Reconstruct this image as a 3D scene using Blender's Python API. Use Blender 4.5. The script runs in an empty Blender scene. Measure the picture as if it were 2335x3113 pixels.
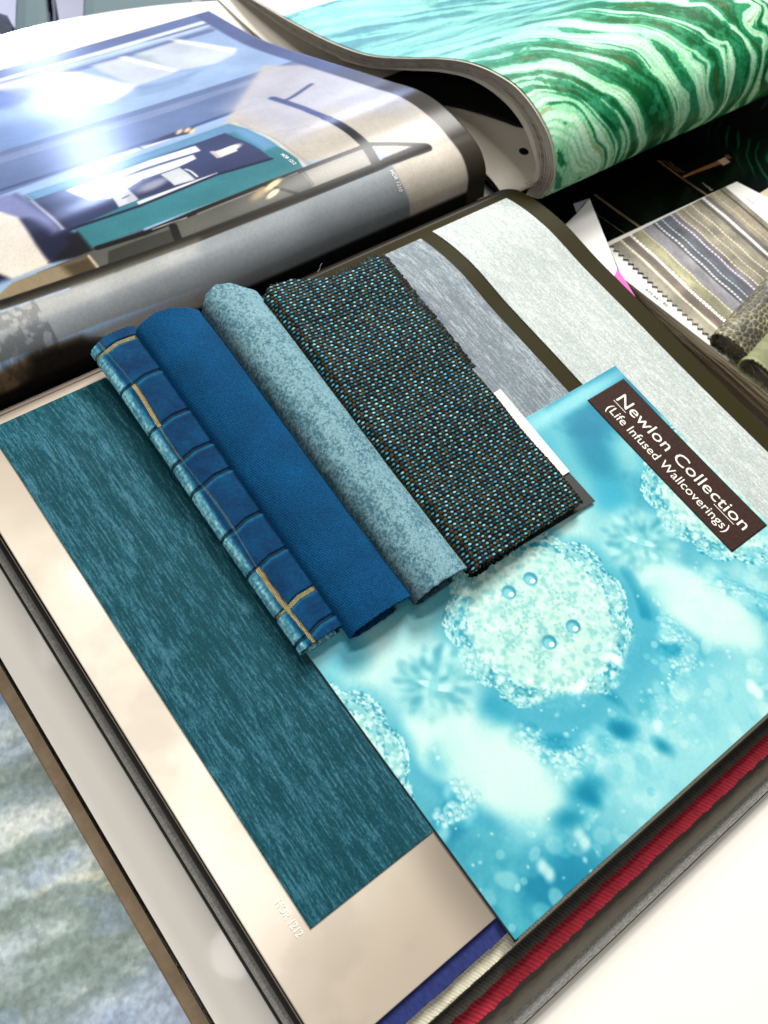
import bpy, bmesh, math, random
import numpy as np
from mathutils import Matrix, Vector
random.seed(4); rng = np.random.default_rng(4)
D = bpy.data; SC = bpy.context.scene; COL = SC.collection

# ------------------------------------------------------------------ camera
# world frame: u = +X along the foot of the open book, v = +Y towards its gutter, z = up; z = 0 is the face of the open page
cd = D.cameras.new('camera'); cam = D.objects.new('camera', cd); COL.objects.link(cam)
R_ = Vector((0.78907421, -0.59867996, 0.13763794)); U_ = Vector((0.46813521, 0.73111518, 0.49630637)); F_ = Vector((0.39775787, 0.32718939, -0.8571673))
m = Matrix((R_, U_, -F_)).transposed().to_4x4(); m.translation = Vector((0, 0, .5)); cam.matrix_world = m
cd.sensor_fit = 'HORIZONTAL'; cd.sensor_width = 36; cd.lens = 36 * 2740 / 2335
cd.clip_start = .01; cd.clip_end = 50
cd.dof.use_dof = True; cd.dof.focus_distance = .54; cd.dof.aperture_fstop = cd.lens / 2.6
SC.camera = cam
# ------------------------------------------------------------------ light
w = D.worlds.new('World'); SC.world = w; w.use_nodes = True
bg = w.node_tree.nodes['Background']; bg.inputs[0].default_value = (.86, .92, 1, 1); bg.inputs[1].default_value = .045
def area(name, loc, target, size, power, col=(1, 1, 1), sy=None, shape='RECTANGLE', spec=1.0):
    l = D.lights.new(name, 'AREA'); l.shape = shape; l.size = size; l.size_y = sy or size; l.energy = power; l.color = col
    l.specular_factor = spec
    o = D.objects.new(name, l); COL.objects.link(o); o.location = loc
    o.rotation_euler = (Vector(target) - Vector(loc)).to_track_quat('-Z', 'Y').to_euler(); return o
area('ceiling_light', (.55, 1.0, 1.85), (.3, .25, 0), 1.0, 17, (1, .985, .95), .22)
area('window_light', (1.9, 1.75, 1.75), (.3, .2, 0), .7, 110, (1, .985, .955), .85)
area('near_light', (-1.15, -.25, 1.25), (.25, .2, 0), .6, 10, (1, .98, .96), .6)
area('ceiling_lamp', (.09, .158, 1.96), (.09, .158, 0), .12, 2.0, (1, .97, .92), shape='DISK')
for i, (P, d, s, e, r) in enumerate([((.277, .71, -.065), (.29, .955, -.01), .20, 13.0, 2.4), ((.445, .51, .018), (.535, .840, .11), .34, 17.0, 2.4), ((.205, .515, .015), (.279, .96, .03), .14, 9.0, 2.4)]):
    loc = Vector(P) + Vector(d) * r
    area('far_lamp', loc, P, s, e, (.50, .62, 1.0), shape='DISK')
SC.view_settings.view_transform = 'Standard'; SC.view_settings.look = 'None'; SC.view_settings.gamma = 1
SC.view_settings.exposure = 0.04

# ------------------------------------------------------------------ materials
def s2l(c):
    c = np.asarray(c, float); return np.where(c <= .04045, c / 12.92, ((c + .055) / 1.055) ** 2.4)
def C255(*c): return np.array(c, float) / 255
def mat(name, col=None, rough=.6, spec=.5, sheen=0, sheen_tint=None, coat=0, coat_rough=.1, metal=0, attr=False, bump=0, bscale=400, bstretch=(1, 1, 1), noise=0, nscale=60, nstretch=(1, 1, 1), col2=None, ncontrast=(.35, .65), detail=6):
    m = D.materials.new(name); m.use_nodes = True; nt = m.node_tree; N = nt.nodes; L = nt.links
    b = N['Principled BSDF']
    def S(k, v): b.inputs[k].default_value = v
    S('Roughness', rough); S('Specular IOR Level', spec); S('Metallic', metal)
    S('Coat Weight', coat); S('Coat Roughness', coat_rough); S('Sheen Weight', sheen); S('Sheen Roughness', .35)
    if sheen_tint is not None: S('Sheen Tint', (*s2l(sheen_tint), 1))
    tc = N.new('ShaderNodeTexCoord')
    def nz(scale, st, det=detail):
        mp = N.new('ShaderNodeMapping'); L.new(tc.outputs['Object'], mp.inputs[0]); mp.inputs['Scale'].default_value = st
        n = N.new('ShaderNodeTexNoise'); n.inputs['Scale'].default_value = scale; n.inputs['Detail'].default_value = det; n.inputs['Roughness'].default_value = .65
        L.new(mp.outputs[0], n.inputs['Vector']); return n
    src = None
    if attr:
        a = N.new('ShaderNodeAttribute'); a.attribute_name = 'Col'; src = a.outputs['Color']
    if col2 is not None:
        n = nz(nscale, nstretch); mr = N.new('ShaderNodeMapRange'); L.new(n.outputs[0], mr.inputs[0])
        mr.inputs[1].default_value, mr.inputs[2].default_value = ncontrast
        mx = N.new('ShaderNodeMix'); mx.data_type = 'RGBA'; L.new(mr.outputs[0], mx.inputs[0])
        mx.inputs[6].default_value = (*s2l(col), 1); mx.inputs[7].default_value = (*s2l(col2), 1); src = mx.outputs[2]
    if src: L.new(src, b.inputs['Base Color'])
    elif col is not None: S('Base Color', (*s2l(col), 1))
    if bump:
        n = nz(bscale, bstretch, 3); bp = N.new('ShaderNodeBump'); bp.inputs['Strength'].default_value = bump; bp.inputs['Distance'].default_value = .0006
        L.new(n.outputs[0], bp.inputs['Height']); L.new(bp.outputs[0], b.inputs['Normal'])
    return m

# ------------------------------------------------------------------ object helpers
def thing(name, label, cat, loc=(0, 0, 0), group=None):
    o = D.objects.new(name, None); COL.objects.link(o); o.location = loc; o['label'] = label; o['category'] = cat; o.empty_display_size = .02
    if group: o['group'] = group
    return o
def link(name, me, mt, parent=None, label=None, cat=None, group=None, kind=None, smooth=True):
    o = D.objects.new(name, me); COL.objects.link(o)
    if mt is not None: me.materials.append(mt)
    if parent is not None: o.parent = parent; o.matrix_parent_inverse = Matrix.Translation(-parent.location)
    if label: o['label'] = label
    if cat: o['category'] = cat
    if group: o['group'] = group
    if kind: o['kind'] = kind
    if smooth: me.polygons.foreach_set('use_smooth', [True] * len(me.polygons))
    return o
def grid_mesh(name, P, colr=None):
    n, k = P.shape[:2]; me = D.meshes.new(name)
    idx = np.arange(n * k).reshape(n, k)
    q = np.stack([idx[:-1, :-1], idx[1:, :-1], idx[1:, 1:], idx[:-1, 1:]], -1).reshape(-1, 4)
    me.vertices.add(n * k); me.vertices.foreach_set('co', P.reshape(-1).astype(np.float32))
    me.loops.add(q.size); me.loops.foreach_set('vertex_index', q.reshape(-1).astype(np.int32))
    me.polygons.add(len(q)); me.polygons.foreach_set('loop_start', np.arange(0, q.size, 4, dtype=np.int32)); me.update(calc_edges=True)
    if colr is not None:
        a = me.color_attributes.new('Col', 'FLOAT_COLOR', 'POINT')
        c = np.ones((n * k, 4), np.float32); c[:, :3] = s2l(np.clip(colr.reshape(-1, 3), 0, 1)); a.data.foreach_set('color', c.reshape(-1))
    return me
def solid(o, t, off=-1):
    md = o.modifiers.new('thickness', 'SOLIDIFY'); md.thickness = t; md.offset = off; md.use_rim = True
def prism(pts, z0, z1, bevel=0):
    bm = bmesh.new(); f = bm.faces.new([bm.verts.new((x, y, z0)) for x, y in pts])
    r = bmesh.ops.extrude_face_region(bm, geom=[f]); bmesh.ops.translate(bm, verts=[v for v in r['geom'] if isinstance(v, bmesh.types.BMVert)], vec=(0, 0, z1 - z0))
    bmesh.ops.recalc_face_normals(bm, faces=bm.faces)
    if bevel: bmesh.ops.bevel(bm, geom=bm.edges[:], offset=bevel, segments=2, profile=.6, affect='EDGES')
    me = D.meshes.new('m'); bm.to_mesh(me); bm.free(); return me
def rect(u0, u1, v0, v1): return [(u0, v0), (u1, v0), (u1, v1), (u0, v1)]
def slab(name, u0, u1, v0, v1, z0, z1, mt, parent=None, bevel=.0003, **k):
    return link(name, prism(rect(u0, u1, v0, v1), z0, z1, bevel), mt, parent, smooth=False, **k)
def spline(P, n=400, s=None):
    P = np.array(P, float); t = np.r_[0, np.cumsum(np.sqrt((np.diff(P, axis=0) ** 2).sum(1)))]
    dt = np.diff(t)[:, None]; dP = np.diff(P, axis=0) / dt; m = np.zeros_like(P)
    m[1:-1] = (dP[:-1] * dt[1:] + dP[1:] * dt[:-1]) / (dt[1:] + dt[:-1]); m[0] = dP[0]; m[-1] = dP[-1]
    q = np.linspace(0, t[-1], n); k = np.clip(np.searchsorted(t, q, side='right') - 1, 0, len(P) - 2)
    h = (t[k + 1] - t[k])[:, None]; x = ((q - t[k])[:, None]) / h
    return (2*x**3-3*x**2+1)*P[k] + (x**3-2*x**2+x)*h*m[k] + (-2*x**3+3*x**2)*P[k+1] + (x**3-x**2)*h*m[k+1]
class Prof:
    """a (v,z) curve parametrised by arc length, with its normal"""
    def __init__(s, P):
        s.Q = spline(P, 400); s.L = np.r_[0, np.cumsum(np.hypot(*np.diff(s.Q, axis=0).T))]; s.len = s.L[-1]
    def at(s, t, off=0):
        t = np.asarray(t, float); tc = np.clip(t, 0, s.len)
        v = np.interp(tc, s.L, s.Q[:, 0]); z = np.interp(tc, s.L, s.Q[:, 1]); e = 5e-4
        dv = np.interp(tc + e, s.L, s.Q[:, 0]) - np.interp(tc - e, s.L, s.Q[:, 0]); dz = np.interp(tc + e, s.L, s.Q[:, 1]) - np.interp(tc - e, s.L, s.Q[:, 1])
        l = np.hypot(dv, dz) + 1e-12
        return v - off * dz / l, z + off * dv / l
FAR = Prof([(.398,-.015),(.401,-.004),(.404,.009),(.415,.0205),(.433,.0254),(.457,.0276),(.493,.023),(.539,.0054),(.631,-.032),(.7455,-.0766),(.842,-.102)])
NEARP = [(-.036,0),(.03,0),(.1,.0005),(.17,.002),(.23,.0045),(.28,.0062),(.33,.0095),(.36,.006),(.38,0),(.391,-.008),(.396,-.013)]
NEAR = Prof(NEARP[::-1])
_nq = spline(NEARP, 600)
def near_z(v): return np.interp(v, _nq[:, 0], _nq[:, 1])
MAR = Prof([(.385,-.019),(.370,-.012),(.364,-.001),(.362,.015),(.368,.029),(.382,.044),(.398,.052),(.427,.058),(.456,.054),(.487,.044),(.519,.028),(.564,.001),(.613,-.026),(.669,-.047),(.73,-.064),(.80,-.080),(.87,-.095)])
# ------------------------------------------------------------------ print painting (flat prints, in page coordinates)
def vnoise(A, B, sc, seed=0, octs=4, st=(1, 1)):
    out = np.zeros_like(A); amp = 1; tot = 0
    for o in range(octs):
        r = np.random.default_rng(seed * 17 + o); T = r.random((64, 64))
        x = A * sc * st[0] * 2**o + o * 13.7 + 900; y = B * sc * st[1] * 2**o + o * 7.1 + 900
        i = np.floor(x).astype(int); j = np.floor(y).astype(int); fx = x - i; fy = y - j; fx = fx*fx*(3-2*fx); fy = fy*fy*(3-2*fy)
        g = lambda a, b: T[(i + a) % 64, (j + b) % 64]
        out += amp * ((g(0,0)*(1-fx)+g(1,0)*fx)*(1-fy) + (g(0,1)*(1-fx)+g(1,1)*fx)*fy); tot += amp; amp *= .5
    return out / tot
def sstep(a, b, x): t = np.clip((x - a) / (b - a), 0, 1); return t * t * (3 - 2 * t)
class Cv:
    def __init__(s, a0, a1, b0, b1, step, col):
        s.a = np.arange(a0, a1 + step * .5, step); s.b = np.arange(b0, b1 + step * .5, step); s.a[-1] = a1; s.b[-1] = b1
        s.A, s.B = np.meshgrid(s.a, s.b, indexing='ij'); s.st = step
        s.I = np.zeros(s.A.shape + (3,)); s.I[:] = np.array(col) / 255
    def win(s, pts, pad):
        p = np.array(pts); lo = p.min(0) - pad; hi = p.max(0) + pad
        i0, i1 = np.searchsorted(s.a, [lo[0], hi[0]]); j0, j1 = np.searchsorted(s.b, [lo[1], hi[1]])
        return slice(i0, i1), slice(j0, j1)
    def mix(s, w, m, col, alpha):
        m = (m * alpha)[..., None]; c = np.array(col) / 255 if not isinstance(col, np.ndarray) else col
        s.I[w] = s.I[w] * (1 - m) + c * m
    def segd(s, A, B, p, q):
        d = np.subtract(q, p); l = d @ d + 1e-15; t = np.clip(((A - p[0]) * d[0] + (B - p[1]) * d[1]) / l, 0, 1)
        return np.hypot(A - p[0] - t * d[0], B - p[1] - t * d[1])
    def poly(s, pts, col, soft=None, alpha=1):
        soft = soft or s.st * .7; w = s.win(pts, soft * 2); A, B = s.A[w], s.B[w]
        if A.size == 0: return
        ins = np.zeros(A.shape, bool); dd = np.full(A.shape, 1e9); n = len(pts)
        for i in range(n):
            p, q = pts[i], pts[(i + 1) % n]; dd = np.minimum(dd, s.segd(A, B, p, q))
            c = ((p[1] > B) != (q[1] > B)) & (A < (q[0] - p[0]) * (B - p[1]) / ((q[1] - p[1]) or 1e-15) + p[0]); ins ^= c
        sd = np.where(ins, dd, -dd); s.mix(w, sstep(-soft, soft, sd), col, alpha)
    def line(s, pts, wd, col, soft=None, alpha=1):
        soft = soft or s.st * .7; w = s.win(pts, wd + soft * 2); A, B = s.A[w], s.B[w]
        if A.size == 0: return
        dd = np.full(A.shape, 1e9)
        for p, q in zip(pts[:-1], pts[1:]): dd = np.minimum(dd, s.segd(A, B, p, q))
        s.mix(w, 1 - sstep(wd / 2 - soft, wd / 2 + soft, dd), col, alpha)
    def ell(s, c, ra, rb, ang, col, soft=.2, alpha=1, wob=0, wn=9, seed=0):
        r = max(ra, rb) * (1 + soft + wob); w = s.win([(c[0] - r, c[1] - r), (c[0] + r, c[1] + r)], 0); A, B = s.A[w] - c[0], s.B[w] - c[1]
        if A.size == 0: return
        ca, sa = math.cos(ang), math.sin(ang); x = (A * ca + B * sa) / ra; y = (-A * sa + B * ca) / rb; d = np.hypot(x, y)
        if wob:
            th = np.arctan2(y, x); d = d / (1 + wob * (np.abs(np.sin(th * wn / 2 + seed)) - .5) + wob * .5 * np.sin(th * (wn * 2 + 3) + seed))
        s.mix(w, 1 - sstep(1 - soft, 1 + soft, d), col, alpha)
def text_mesh(body, p0, p1, mapf, height=None, shear=0, bold=0):
    """lettering laid along p0->p1 of a surface; mapf(a,b)->xyz arrays"""
    cu = D.curves.new('t', 'FONT'); cu.body = body; cu.resolution_u = 3; cu.shear = shear; cu.offset = bold
    o = D.objects.new('t', cu); COL.objects.link(o); bpy.context.view_layer.update()
    me = D.meshes.new_from_object(o.evaluated_get(bpy.context.evaluated_depsgraph_get())); D.objects.remove(o)
    n = len(me.vertices); co = np.zeros(n * 3, np.float32); me.vertices.foreach_get('co', co); co = co.reshape(-1, 3)
    x0, x1 = co[:, 0].min(), co[:, 0].max(); d = np.subtract(p1, p0); ln = math.hypot(*d); d = d / ln; k = ln / (x1 - x0)
    ky = k if height is None else height / .7
    up = (-d[1], d[0]); x = (co[:, 0] - x0) * k; y = co[:, 1] * ky
    X = mapf(p0[0] + x * d[0] + y * up[0], p0[1] + x * d[1] + y * up[1]); me.vertices.foreach_set('co', np.stack(X, 1).astype(np.float32).reshape(-1)); me.update()
    return me

# ================================================================== THE PLACE
# table, floor, armchair beyond the table
TZ = -.105
def disc(cx, cy, r, z0, z1, seg=160, bevel=.004):
    return prism([(cx + r * math.cos(2 * math.pi * i / seg), cy + r * math.sin(2 * math.pi * i / seg)) for i in range(seg)], z0, z1, bevel)
M_white = mat('white_laminate', C255(232, 228, 218), rough=.18, spec=.5, coat=.3, coat_rough=.03)
tb = thing('round_table', 'white glossy round table that carries all the books', 'table', (.29, .2, TZ - .74))
link('tabletop', disc(.29, .2, .70, TZ - .03, TZ), M_white, tb, smooth=False)
link('pedestal', disc(.29, .2, .05, TZ - .74, TZ - .03, 40), M_white, tb, smooth=False)
link('floor', prism(rect(-4, 6, -4, 6), TZ - .78, TZ - .74), mat('floor_grey', C255(150, 143, 138), rough=.5, col2=C255(135, 128, 124), nscale=3), kind='structure', smooth=False)
M_uph = mat('grey_green_fabric', C255(92, 108, 106), rough=.9); M_dk = mat('dark_armrest', C255(34, 40, 42), rough=.6); M_navy = mat('navy_cloth', C255(16, 24, 40), rough=.8)
ch = thing('armchair', 'blurred grey green armchair with dark rounded armrest beyond the table', 'armchair', (.7, 1.9, TZ - .74))
zc = TZ - .32
def rr(u0, u1, v0, v1, r, n=8):
    o = []
    for cx, cy, a in ((u1 - r, v1 - r, 0), (u0 + r, v1 - r, 90), (u0 + r, v0 + r, 180), (u1 - r, v0 + r, 270)):
        for i in range(n + 1):
            t = math.radians(a + 90 * i / n); o.append((cx + r * math.cos(t), cy + r * math.sin(t)))
    return o
CH = dict(seat=[(0.4190,1.2975),(0.5174,1.4887),(0.5630,1.4995),(0.5610,1.4496),(0.4775,1.2697)], arm=[(0.4613,1.2773),(0.5394,1.4096),(0.5530,1.4431),(0.5551,1.4723),(0.5694,1.4661),(0.5570,1.4215),(0.4831,1.2670)])
link('seat', prism(CH['seat'], zc - .12, zc, .02), M_uph, ch, smooth=False)
link('armrest', prism(CH['arm'], zc - .14, zc + .004, .006), M_dk, ch, smooth=False)
ch2 = thing('armchair', 'blurred grey green armchair seat further right behind the book', 'armchair', (1.1, 1.8, TZ - .74))
link('seat', prism([(0.4992,1.2326),(0.5632,1.3505),(0.6308,1.4704),(0.8179,1.4554),(0.7335,1.2731),(0.6514,1.1778)], zc - .12, zc, .02), M_uph, ch2, smooth=False)
link('dark_bag', prism([(0.3545,1.2379),(0.4250,1.3889),(0.4611,1.3654),(0.4492,1.3324),(0.4015,1.2322)], zc - .4, zc + .04, .02), M_navy, label='dark navy bag on the floor at the far left corner', cat='bag', smooth=False)
link('black_bag', prism([(0.6810,1.2271),(0.7210,1.2647),(0.7444,1.2759),(0.7678,1.2656),(0.7299,1.2049)], zc - .4, zc + .04, .01), M_dk, label='blurred black bag beyond the table behind the top corner of the photo page', cat='bag', smooth=False)

# white glossy book the sample book lies on
M_cover_white = mat('glossy_white_cover', C255(250, 245, 234), rough=.5, spec=.2, coat=.10, coat_rough=.05)
wb = thing('white_book', 'glossy white covered book lying underneath the open sample book', 'book', (.3, 0, TZ))
slab('cover', -.0075, .53, -.45, .37, -.042, -.0385, M_cover_white, wb, .0008)
slab('page_block', -.0045, .525, -.445, .365, TZ + .004, -.042, mat('dark_page_edges', C255(40, 34, 28), rough=.8, col2=C255(70, 60, 50), nscale=40, nstretch=(.2, .2, 20)), wb)
slab('back_cover', -.0075, .53, -.45, .37, TZ + .0005, TZ + .004, M_cover_white, wb, .0008)

# watercolour album, lower left
al = thing('watercolour_album', 'brown edged album showing a blurry blue grey watercolour print', 'album', (-.15, 0, TZ))
slab('board', -.45, -.0095, -.4, .45, -.060, -.0405, mat('brown_board', C255(112, 94, 70), rough=.75, col2=C255(134, 114, 88), nscale=80), al, .0006)
cv = Cv(-.30, -.0172, -.12, .33, .0007, (190, 200, 200))
A, B = cv.A, cv.B
wx = A + .012 * vnoise(A, B, 40, 3, 5); wy = B + .014 * vnoise(A, B, 34, 4, 5) + .25 * A
n1 = vnoise(wx, wy, 20, 5, 6, (.6, 1.6)); n2 = vnoise(wx, wy, 40, 6, 6, (.6, 1.5)); n3 = vnoise(A, B, 420, 7, 3); n4 = vnoise(wx, wy, 60, 8, 5, (.8, 1.4)); n5 = vnoise(A, B, 150, 9, 4)
I = np.zeros(A.shape + (3,)); I[:] = C255(168, 180, 182)
def blend(I, m, c): return I * (1 - m[..., None]) + C255(*c) * m[..., None]
def hb(y, w): return np.exp(-((B + .25 * (A + .02) - y) / w) ** 2)
I = blend(I, np.clip(sstep(.40, .62, n1) * .9, 0, 1), (112, 128, 120)); I = blend(I, sstep(.48, .66, n2) * .75, (198, 204, 198)); I = blend(I, sstep(.5, .7, n4) * .45, (132, 150, 176)); I = blend(I, sstep(.52, .7, n5) * .35, (96, 112, 104))
I = blend(I, hb(.236, .014) * (.5 + n4 * .6), (70, 108, 158)); I = blend(I, hb(.262, .012) * .6, (190, 182, 206)); I = blend(I, hb(.175, .012) * n2 * 1.3, (84, 100, 94)); I = blend(I, hb(.152, .010) * .6, (214, 214, 198))
I = blend(I, hb(.030, .02) * .5, (150, 164, 196)); I = blend(I, hb(.002, .010) * .7, (60, 104, 150)); I = blend(I, hb(.105, .006) * sstep(.5, .6, n2) * .8, (220, 206, 160)); I *= (.82 + .36 * n3)[..., None]
z = np.full(A.shape, -.0396)
o = link('watercolour_page', grid_mesh('p', np.stack([A, B, z], -1), I), mat('watercolour_print', attr=True, rough=.5, bump=.15, bscale=900), al)

# ------------------------------------------------------------------ the open sample book
sb = thing('sample_book', 'large open wallpaper sample book with swatch page and glossy room photograph page', 'book', (.27, .39, -.038))
RB = .516
M_silver = mat('silver_textured_sheet', C255(196, 194, 186), rough=.42, metal=.15, spec=.6, bump=.5, bscale=900, bstretch=(1, 2, 1), col2=C255(130, 128, 120), nscale=500, nstretch=(1, 4, 1), ncontrast=(.35, .65))
M_blackb = mat('black_board', C255(22, 20, 16), rough=.6)
slab('back_cover', .0185, RB + .02, -.0872, .47, -.0384, -.0355, M_blackb, sb)
o = slab('silver_sheet', .0200, RB + .012, -.0862, .46, -.0354, -.0305, M_silver, sb, .0022)
# taupe, red, black, olive, cream and blue sheets, each stepping out below the page
def strip_tex(v0, v1, u0, u1, cA, cB, sc, st, seed, z, wob=.0006, step=.0006, ribs=0, rdir=0):
    cv = Cv(u0, u1, v0, v1, step, (0, 0, 0)); A, B = cv.A, cv.B
    n = vnoise(A, B, sc, seed, 4, st)
    if ribs: n = .5 * n + .5 * (.5 + .5 * np.sin(2 * np.pi * (A + rdir * B) / ribs + 6 * vnoise(A, B, 30, seed + 1, 2)))
    I = C255(*cA) * (1 - n[..., None]) + C255(*cB) * n[..., None]
    B2 = B + (B < v0 + step * 2) * wob * (vnoise(A, B * 0, 300, seed + 2, 2) - .5) * 2
    return grid_mesh('s', np.stack([A, B2, z + (n - .5) * .0012 * (1 if ribs else .15)], -1), I)
M_sheet = mat('sheet_matt', attr=True, rough=.75); M_pile = mat('red_pile', attr=True, rough=.8, sheen=.4, bump=.5, bscale=900)
def stepsheet(name, vb, u0, zt, zb, mt_solid, gm=None, gmat=None, dv=.0, label=None):
    o = slab(name, u0, RB + .004, vb, .36, zb, zt, mt_solid, sb, .0002)
    if label: o['label'] = label
    if gm is not None: link('surface', gm, gmat, o)
    return o
M_taupe = mat('taupe_board', C255(98, 91, 79), rough=.45, col2=C255(90, 83, 72), nscale=20)
stepsheet('taupe_sheet', -.0787, .0262, -.0248, -.0300, M_taupe)
M_redb = mat('red_base', C255(110, 12, 26), rough=.9)
stepsheet('red_sheet', -.0688, .0240, -.0185, -.0243, M_redb, strip_tex(-.0690, -.0560, .03, RB, (112, 2, 22), (204, 36, 60), 240, (3, .5), 21, -.0181, ribs=.0026, rdir=.5), M_pile)
stepsheet('black_sheet', -.0596, .0236, -.0122, -.0170, M_blackb, strip_tex(-.0597, -.0480, .03, RB, (22, 20, 16), (62, 56, 46), 260, (4, .4), 31, -.0119, ribs=.0021, rdir=.4), M_sheet)
M_olive2 = mat('olive_page_edge', C255(72, 68, 52), rough=.7)
stepsheet('olive_sheet', -.0532, .0258, -.0092, -.0097, M_olive2)
stepsheet('olive_sheet', -.0538, .0262, -.0103, -.0108, M_olive2)
stepsheet('cream_sheet', -.0526, .0262, -.0070, -.0088, mat('cream_base', C255(196, 188, 164), rough=.8), strip_tex(-.0522, -.0400, .03, .30, (176, 168, 140), (232, 228, 208), 140, (6, .4), 41, -.0067, ribs=.0019, rdir=.5), M_sheet)
stepsheet('blue_sheet', -.0452, .0266, -.0030, -.0036, mat('blue_base', C255(12, 24, 84), rough=.8), strip_tex(-.0452, -.0330, .028, .30, (8, 20, 76), (26, 48, 122), 500, (2.5, .8), 51, -.0026), M_sheet)
# block of pages under the swatch page (brown black page edges along its left side)
M_block = mat('page_block_edges', C255(30, 22, 14), rough=.7, col2=C255(96, 66, 40), nscale=60, nstretch=(.1, .1, 60), ncontrast=(.5, .62))
slab('page_block', .0264, RB - .002, -.0330, .385, -.0298, -.0022, M_block, sb, .0002)
# swatch page: cream print left, olive black print right
t = np.linspace(0, NEAR.len, 420)
cv = Cv(.027, RB, 0, NEAR.len, .0008, (205, 188, 164)); A, S_ = cv.A, cv.B; V, ZZ = NEAR.at(S_)
n1 = vnoise(A, V, 12, 61, 5); n2 = vnoise(A, V, 30, 62, 5)
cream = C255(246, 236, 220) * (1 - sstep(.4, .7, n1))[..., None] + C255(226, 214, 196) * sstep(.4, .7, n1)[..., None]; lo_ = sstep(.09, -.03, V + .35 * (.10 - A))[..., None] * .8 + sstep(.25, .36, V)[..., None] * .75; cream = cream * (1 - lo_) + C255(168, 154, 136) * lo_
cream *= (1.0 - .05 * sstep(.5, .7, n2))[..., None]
low_tone = sstep(.105, .135, A) * sstep(.10, .0, V); cream = cream * (1 - .22 * low_tone)[..., None]  # cream print darker towards the bottom right
oliv = C255(46, 42, 18) * (1 + .0 * n1)[..., None]
k = sstep(.20, .26, A)[..., None]
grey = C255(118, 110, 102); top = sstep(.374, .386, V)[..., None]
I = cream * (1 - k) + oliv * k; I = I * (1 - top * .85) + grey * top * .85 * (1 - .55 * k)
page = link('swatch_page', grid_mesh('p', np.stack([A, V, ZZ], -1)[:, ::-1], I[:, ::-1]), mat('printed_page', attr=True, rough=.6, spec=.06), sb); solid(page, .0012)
# three wallpaper swatches stuck on the page
def swatch(name, pts, cA, cB, seed, sc, st, label, rough=.6, contrast=(.35, .65), off=.0007, fine=(.5, 1), th=(.46, .74)):
    p = np.array(pts); u0, u1, v0, v1 = p[:, 0].min(), p[:, 0].max(), p[:, 1].min(), p[:, 1].max()
    cv = Cv(u0, u1, v0, v1, .00042, (0, 0, 0)); A, B = cv.A, cv.B
    r = np.random.default_rng(seed).random(A.shape); r = .55 * (r + np.roll(r, 1, 1) + np.roll(r, 2, 1) * .8 + np.roll(r, 3, 1) * .5) / 3.3 + .45 * vnoise(A, B, 1300, seed + 7, 1, (1, .11))
    q = vnoise(A, B, sc * 1.6, seed, 3, (3, .14)); w_ = vnoise(A, B, 45, seed + 2, 3, (2.4, .22))
    n = sstep(*th, r * .62 + q * .26 + w_ * .24); I = C255(*cA) + (C255(*cB) - C255(*cA)) * np.clip(n, 0, 1)[..., None]
    I *= (.90 + .20 * vnoise(A, B, 1400, seed + 5, 1))[..., None]
    Zs = near_z(B) + off
    o = link(name, grid_mesh(name, np.stack([A, B, Zs], -1), I), mat(name, attr=True, rough=rough + .15, spec=.2, bump=.3, bscale=1500, bstretch=(1.5, .4, 1)), page, label=label); solid(o, .0006); return o
swatch('wallpaper_swatch', [(.0532, .0172), (.1347, .374)], (0, 62, 72), (58, 110, 126), 71, 320, (3.5, .3), 'dark teal textile wallpaper swatch on the cream side of the page', th=(.46, .78))
swatch('wallpaper_swatch', [(.22, .16), (.4045, .3712)], (112, 123, 130), (164, 174, 179), 81, 700, (3, .3), 'blue grey textile wallpaper swatch half under the fabrics', .5)
swatch('wallpaper_swatch', [(.4185, .03), (.4985, .3735)], (178, 188, 184), (204, 211, 206), 91, 600, (3, .3), 'pale silver green textile wallpaper swatch by the right page edge', .5)
M_pale = mat('pale_ink', C255(255, 250, 238), rough=.4)
tm = text_mesh('HOR 1212', [(0.0453,0.0377)][0], [(0.0454,0.0176)][0], lambda a, b: (a, b, near_z(b) + .0003), height=.0042)
link('printed_code', tm, M_pale, page, smooth=False, label='pale code printed beside the teal swatch')

# glossy photograph page that arches over the gutter and slopes away
cv = Cv(-.16, .50, 0, FAR.len, .0009, (150, 180, 215))  # bluish haze of the glare is mixed into the far half's colours
A, S_ = cv.A, cv.B
P = cv.poly; Ln = cv.line
P([(0.1359,0.4104),(0.1985,0.4184),(0.2657,0.4268),(0.3381,0.4357),(0.4163,0.4451),(0.5010,0.4552),(0.4967,0.4019),(0.4993,0.3531),(0.4971,0.2994),(0.4949,0.2494),(0.4929,0.2854),(0.4255,0.2901),(0.3618,0.2946),(0.3013,0.2988),(0.2440,0.3029),(0.1894,0.3068),(0.1660,0.3051),(0.1432,0.3036),(0.1209,0.3021),(0.0993,0.3006),(0.0782,0.2991)], (146, 172, 208), .004)
nb = vnoise(A, S_, 30, 101, 4, (.5, 1))
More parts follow.
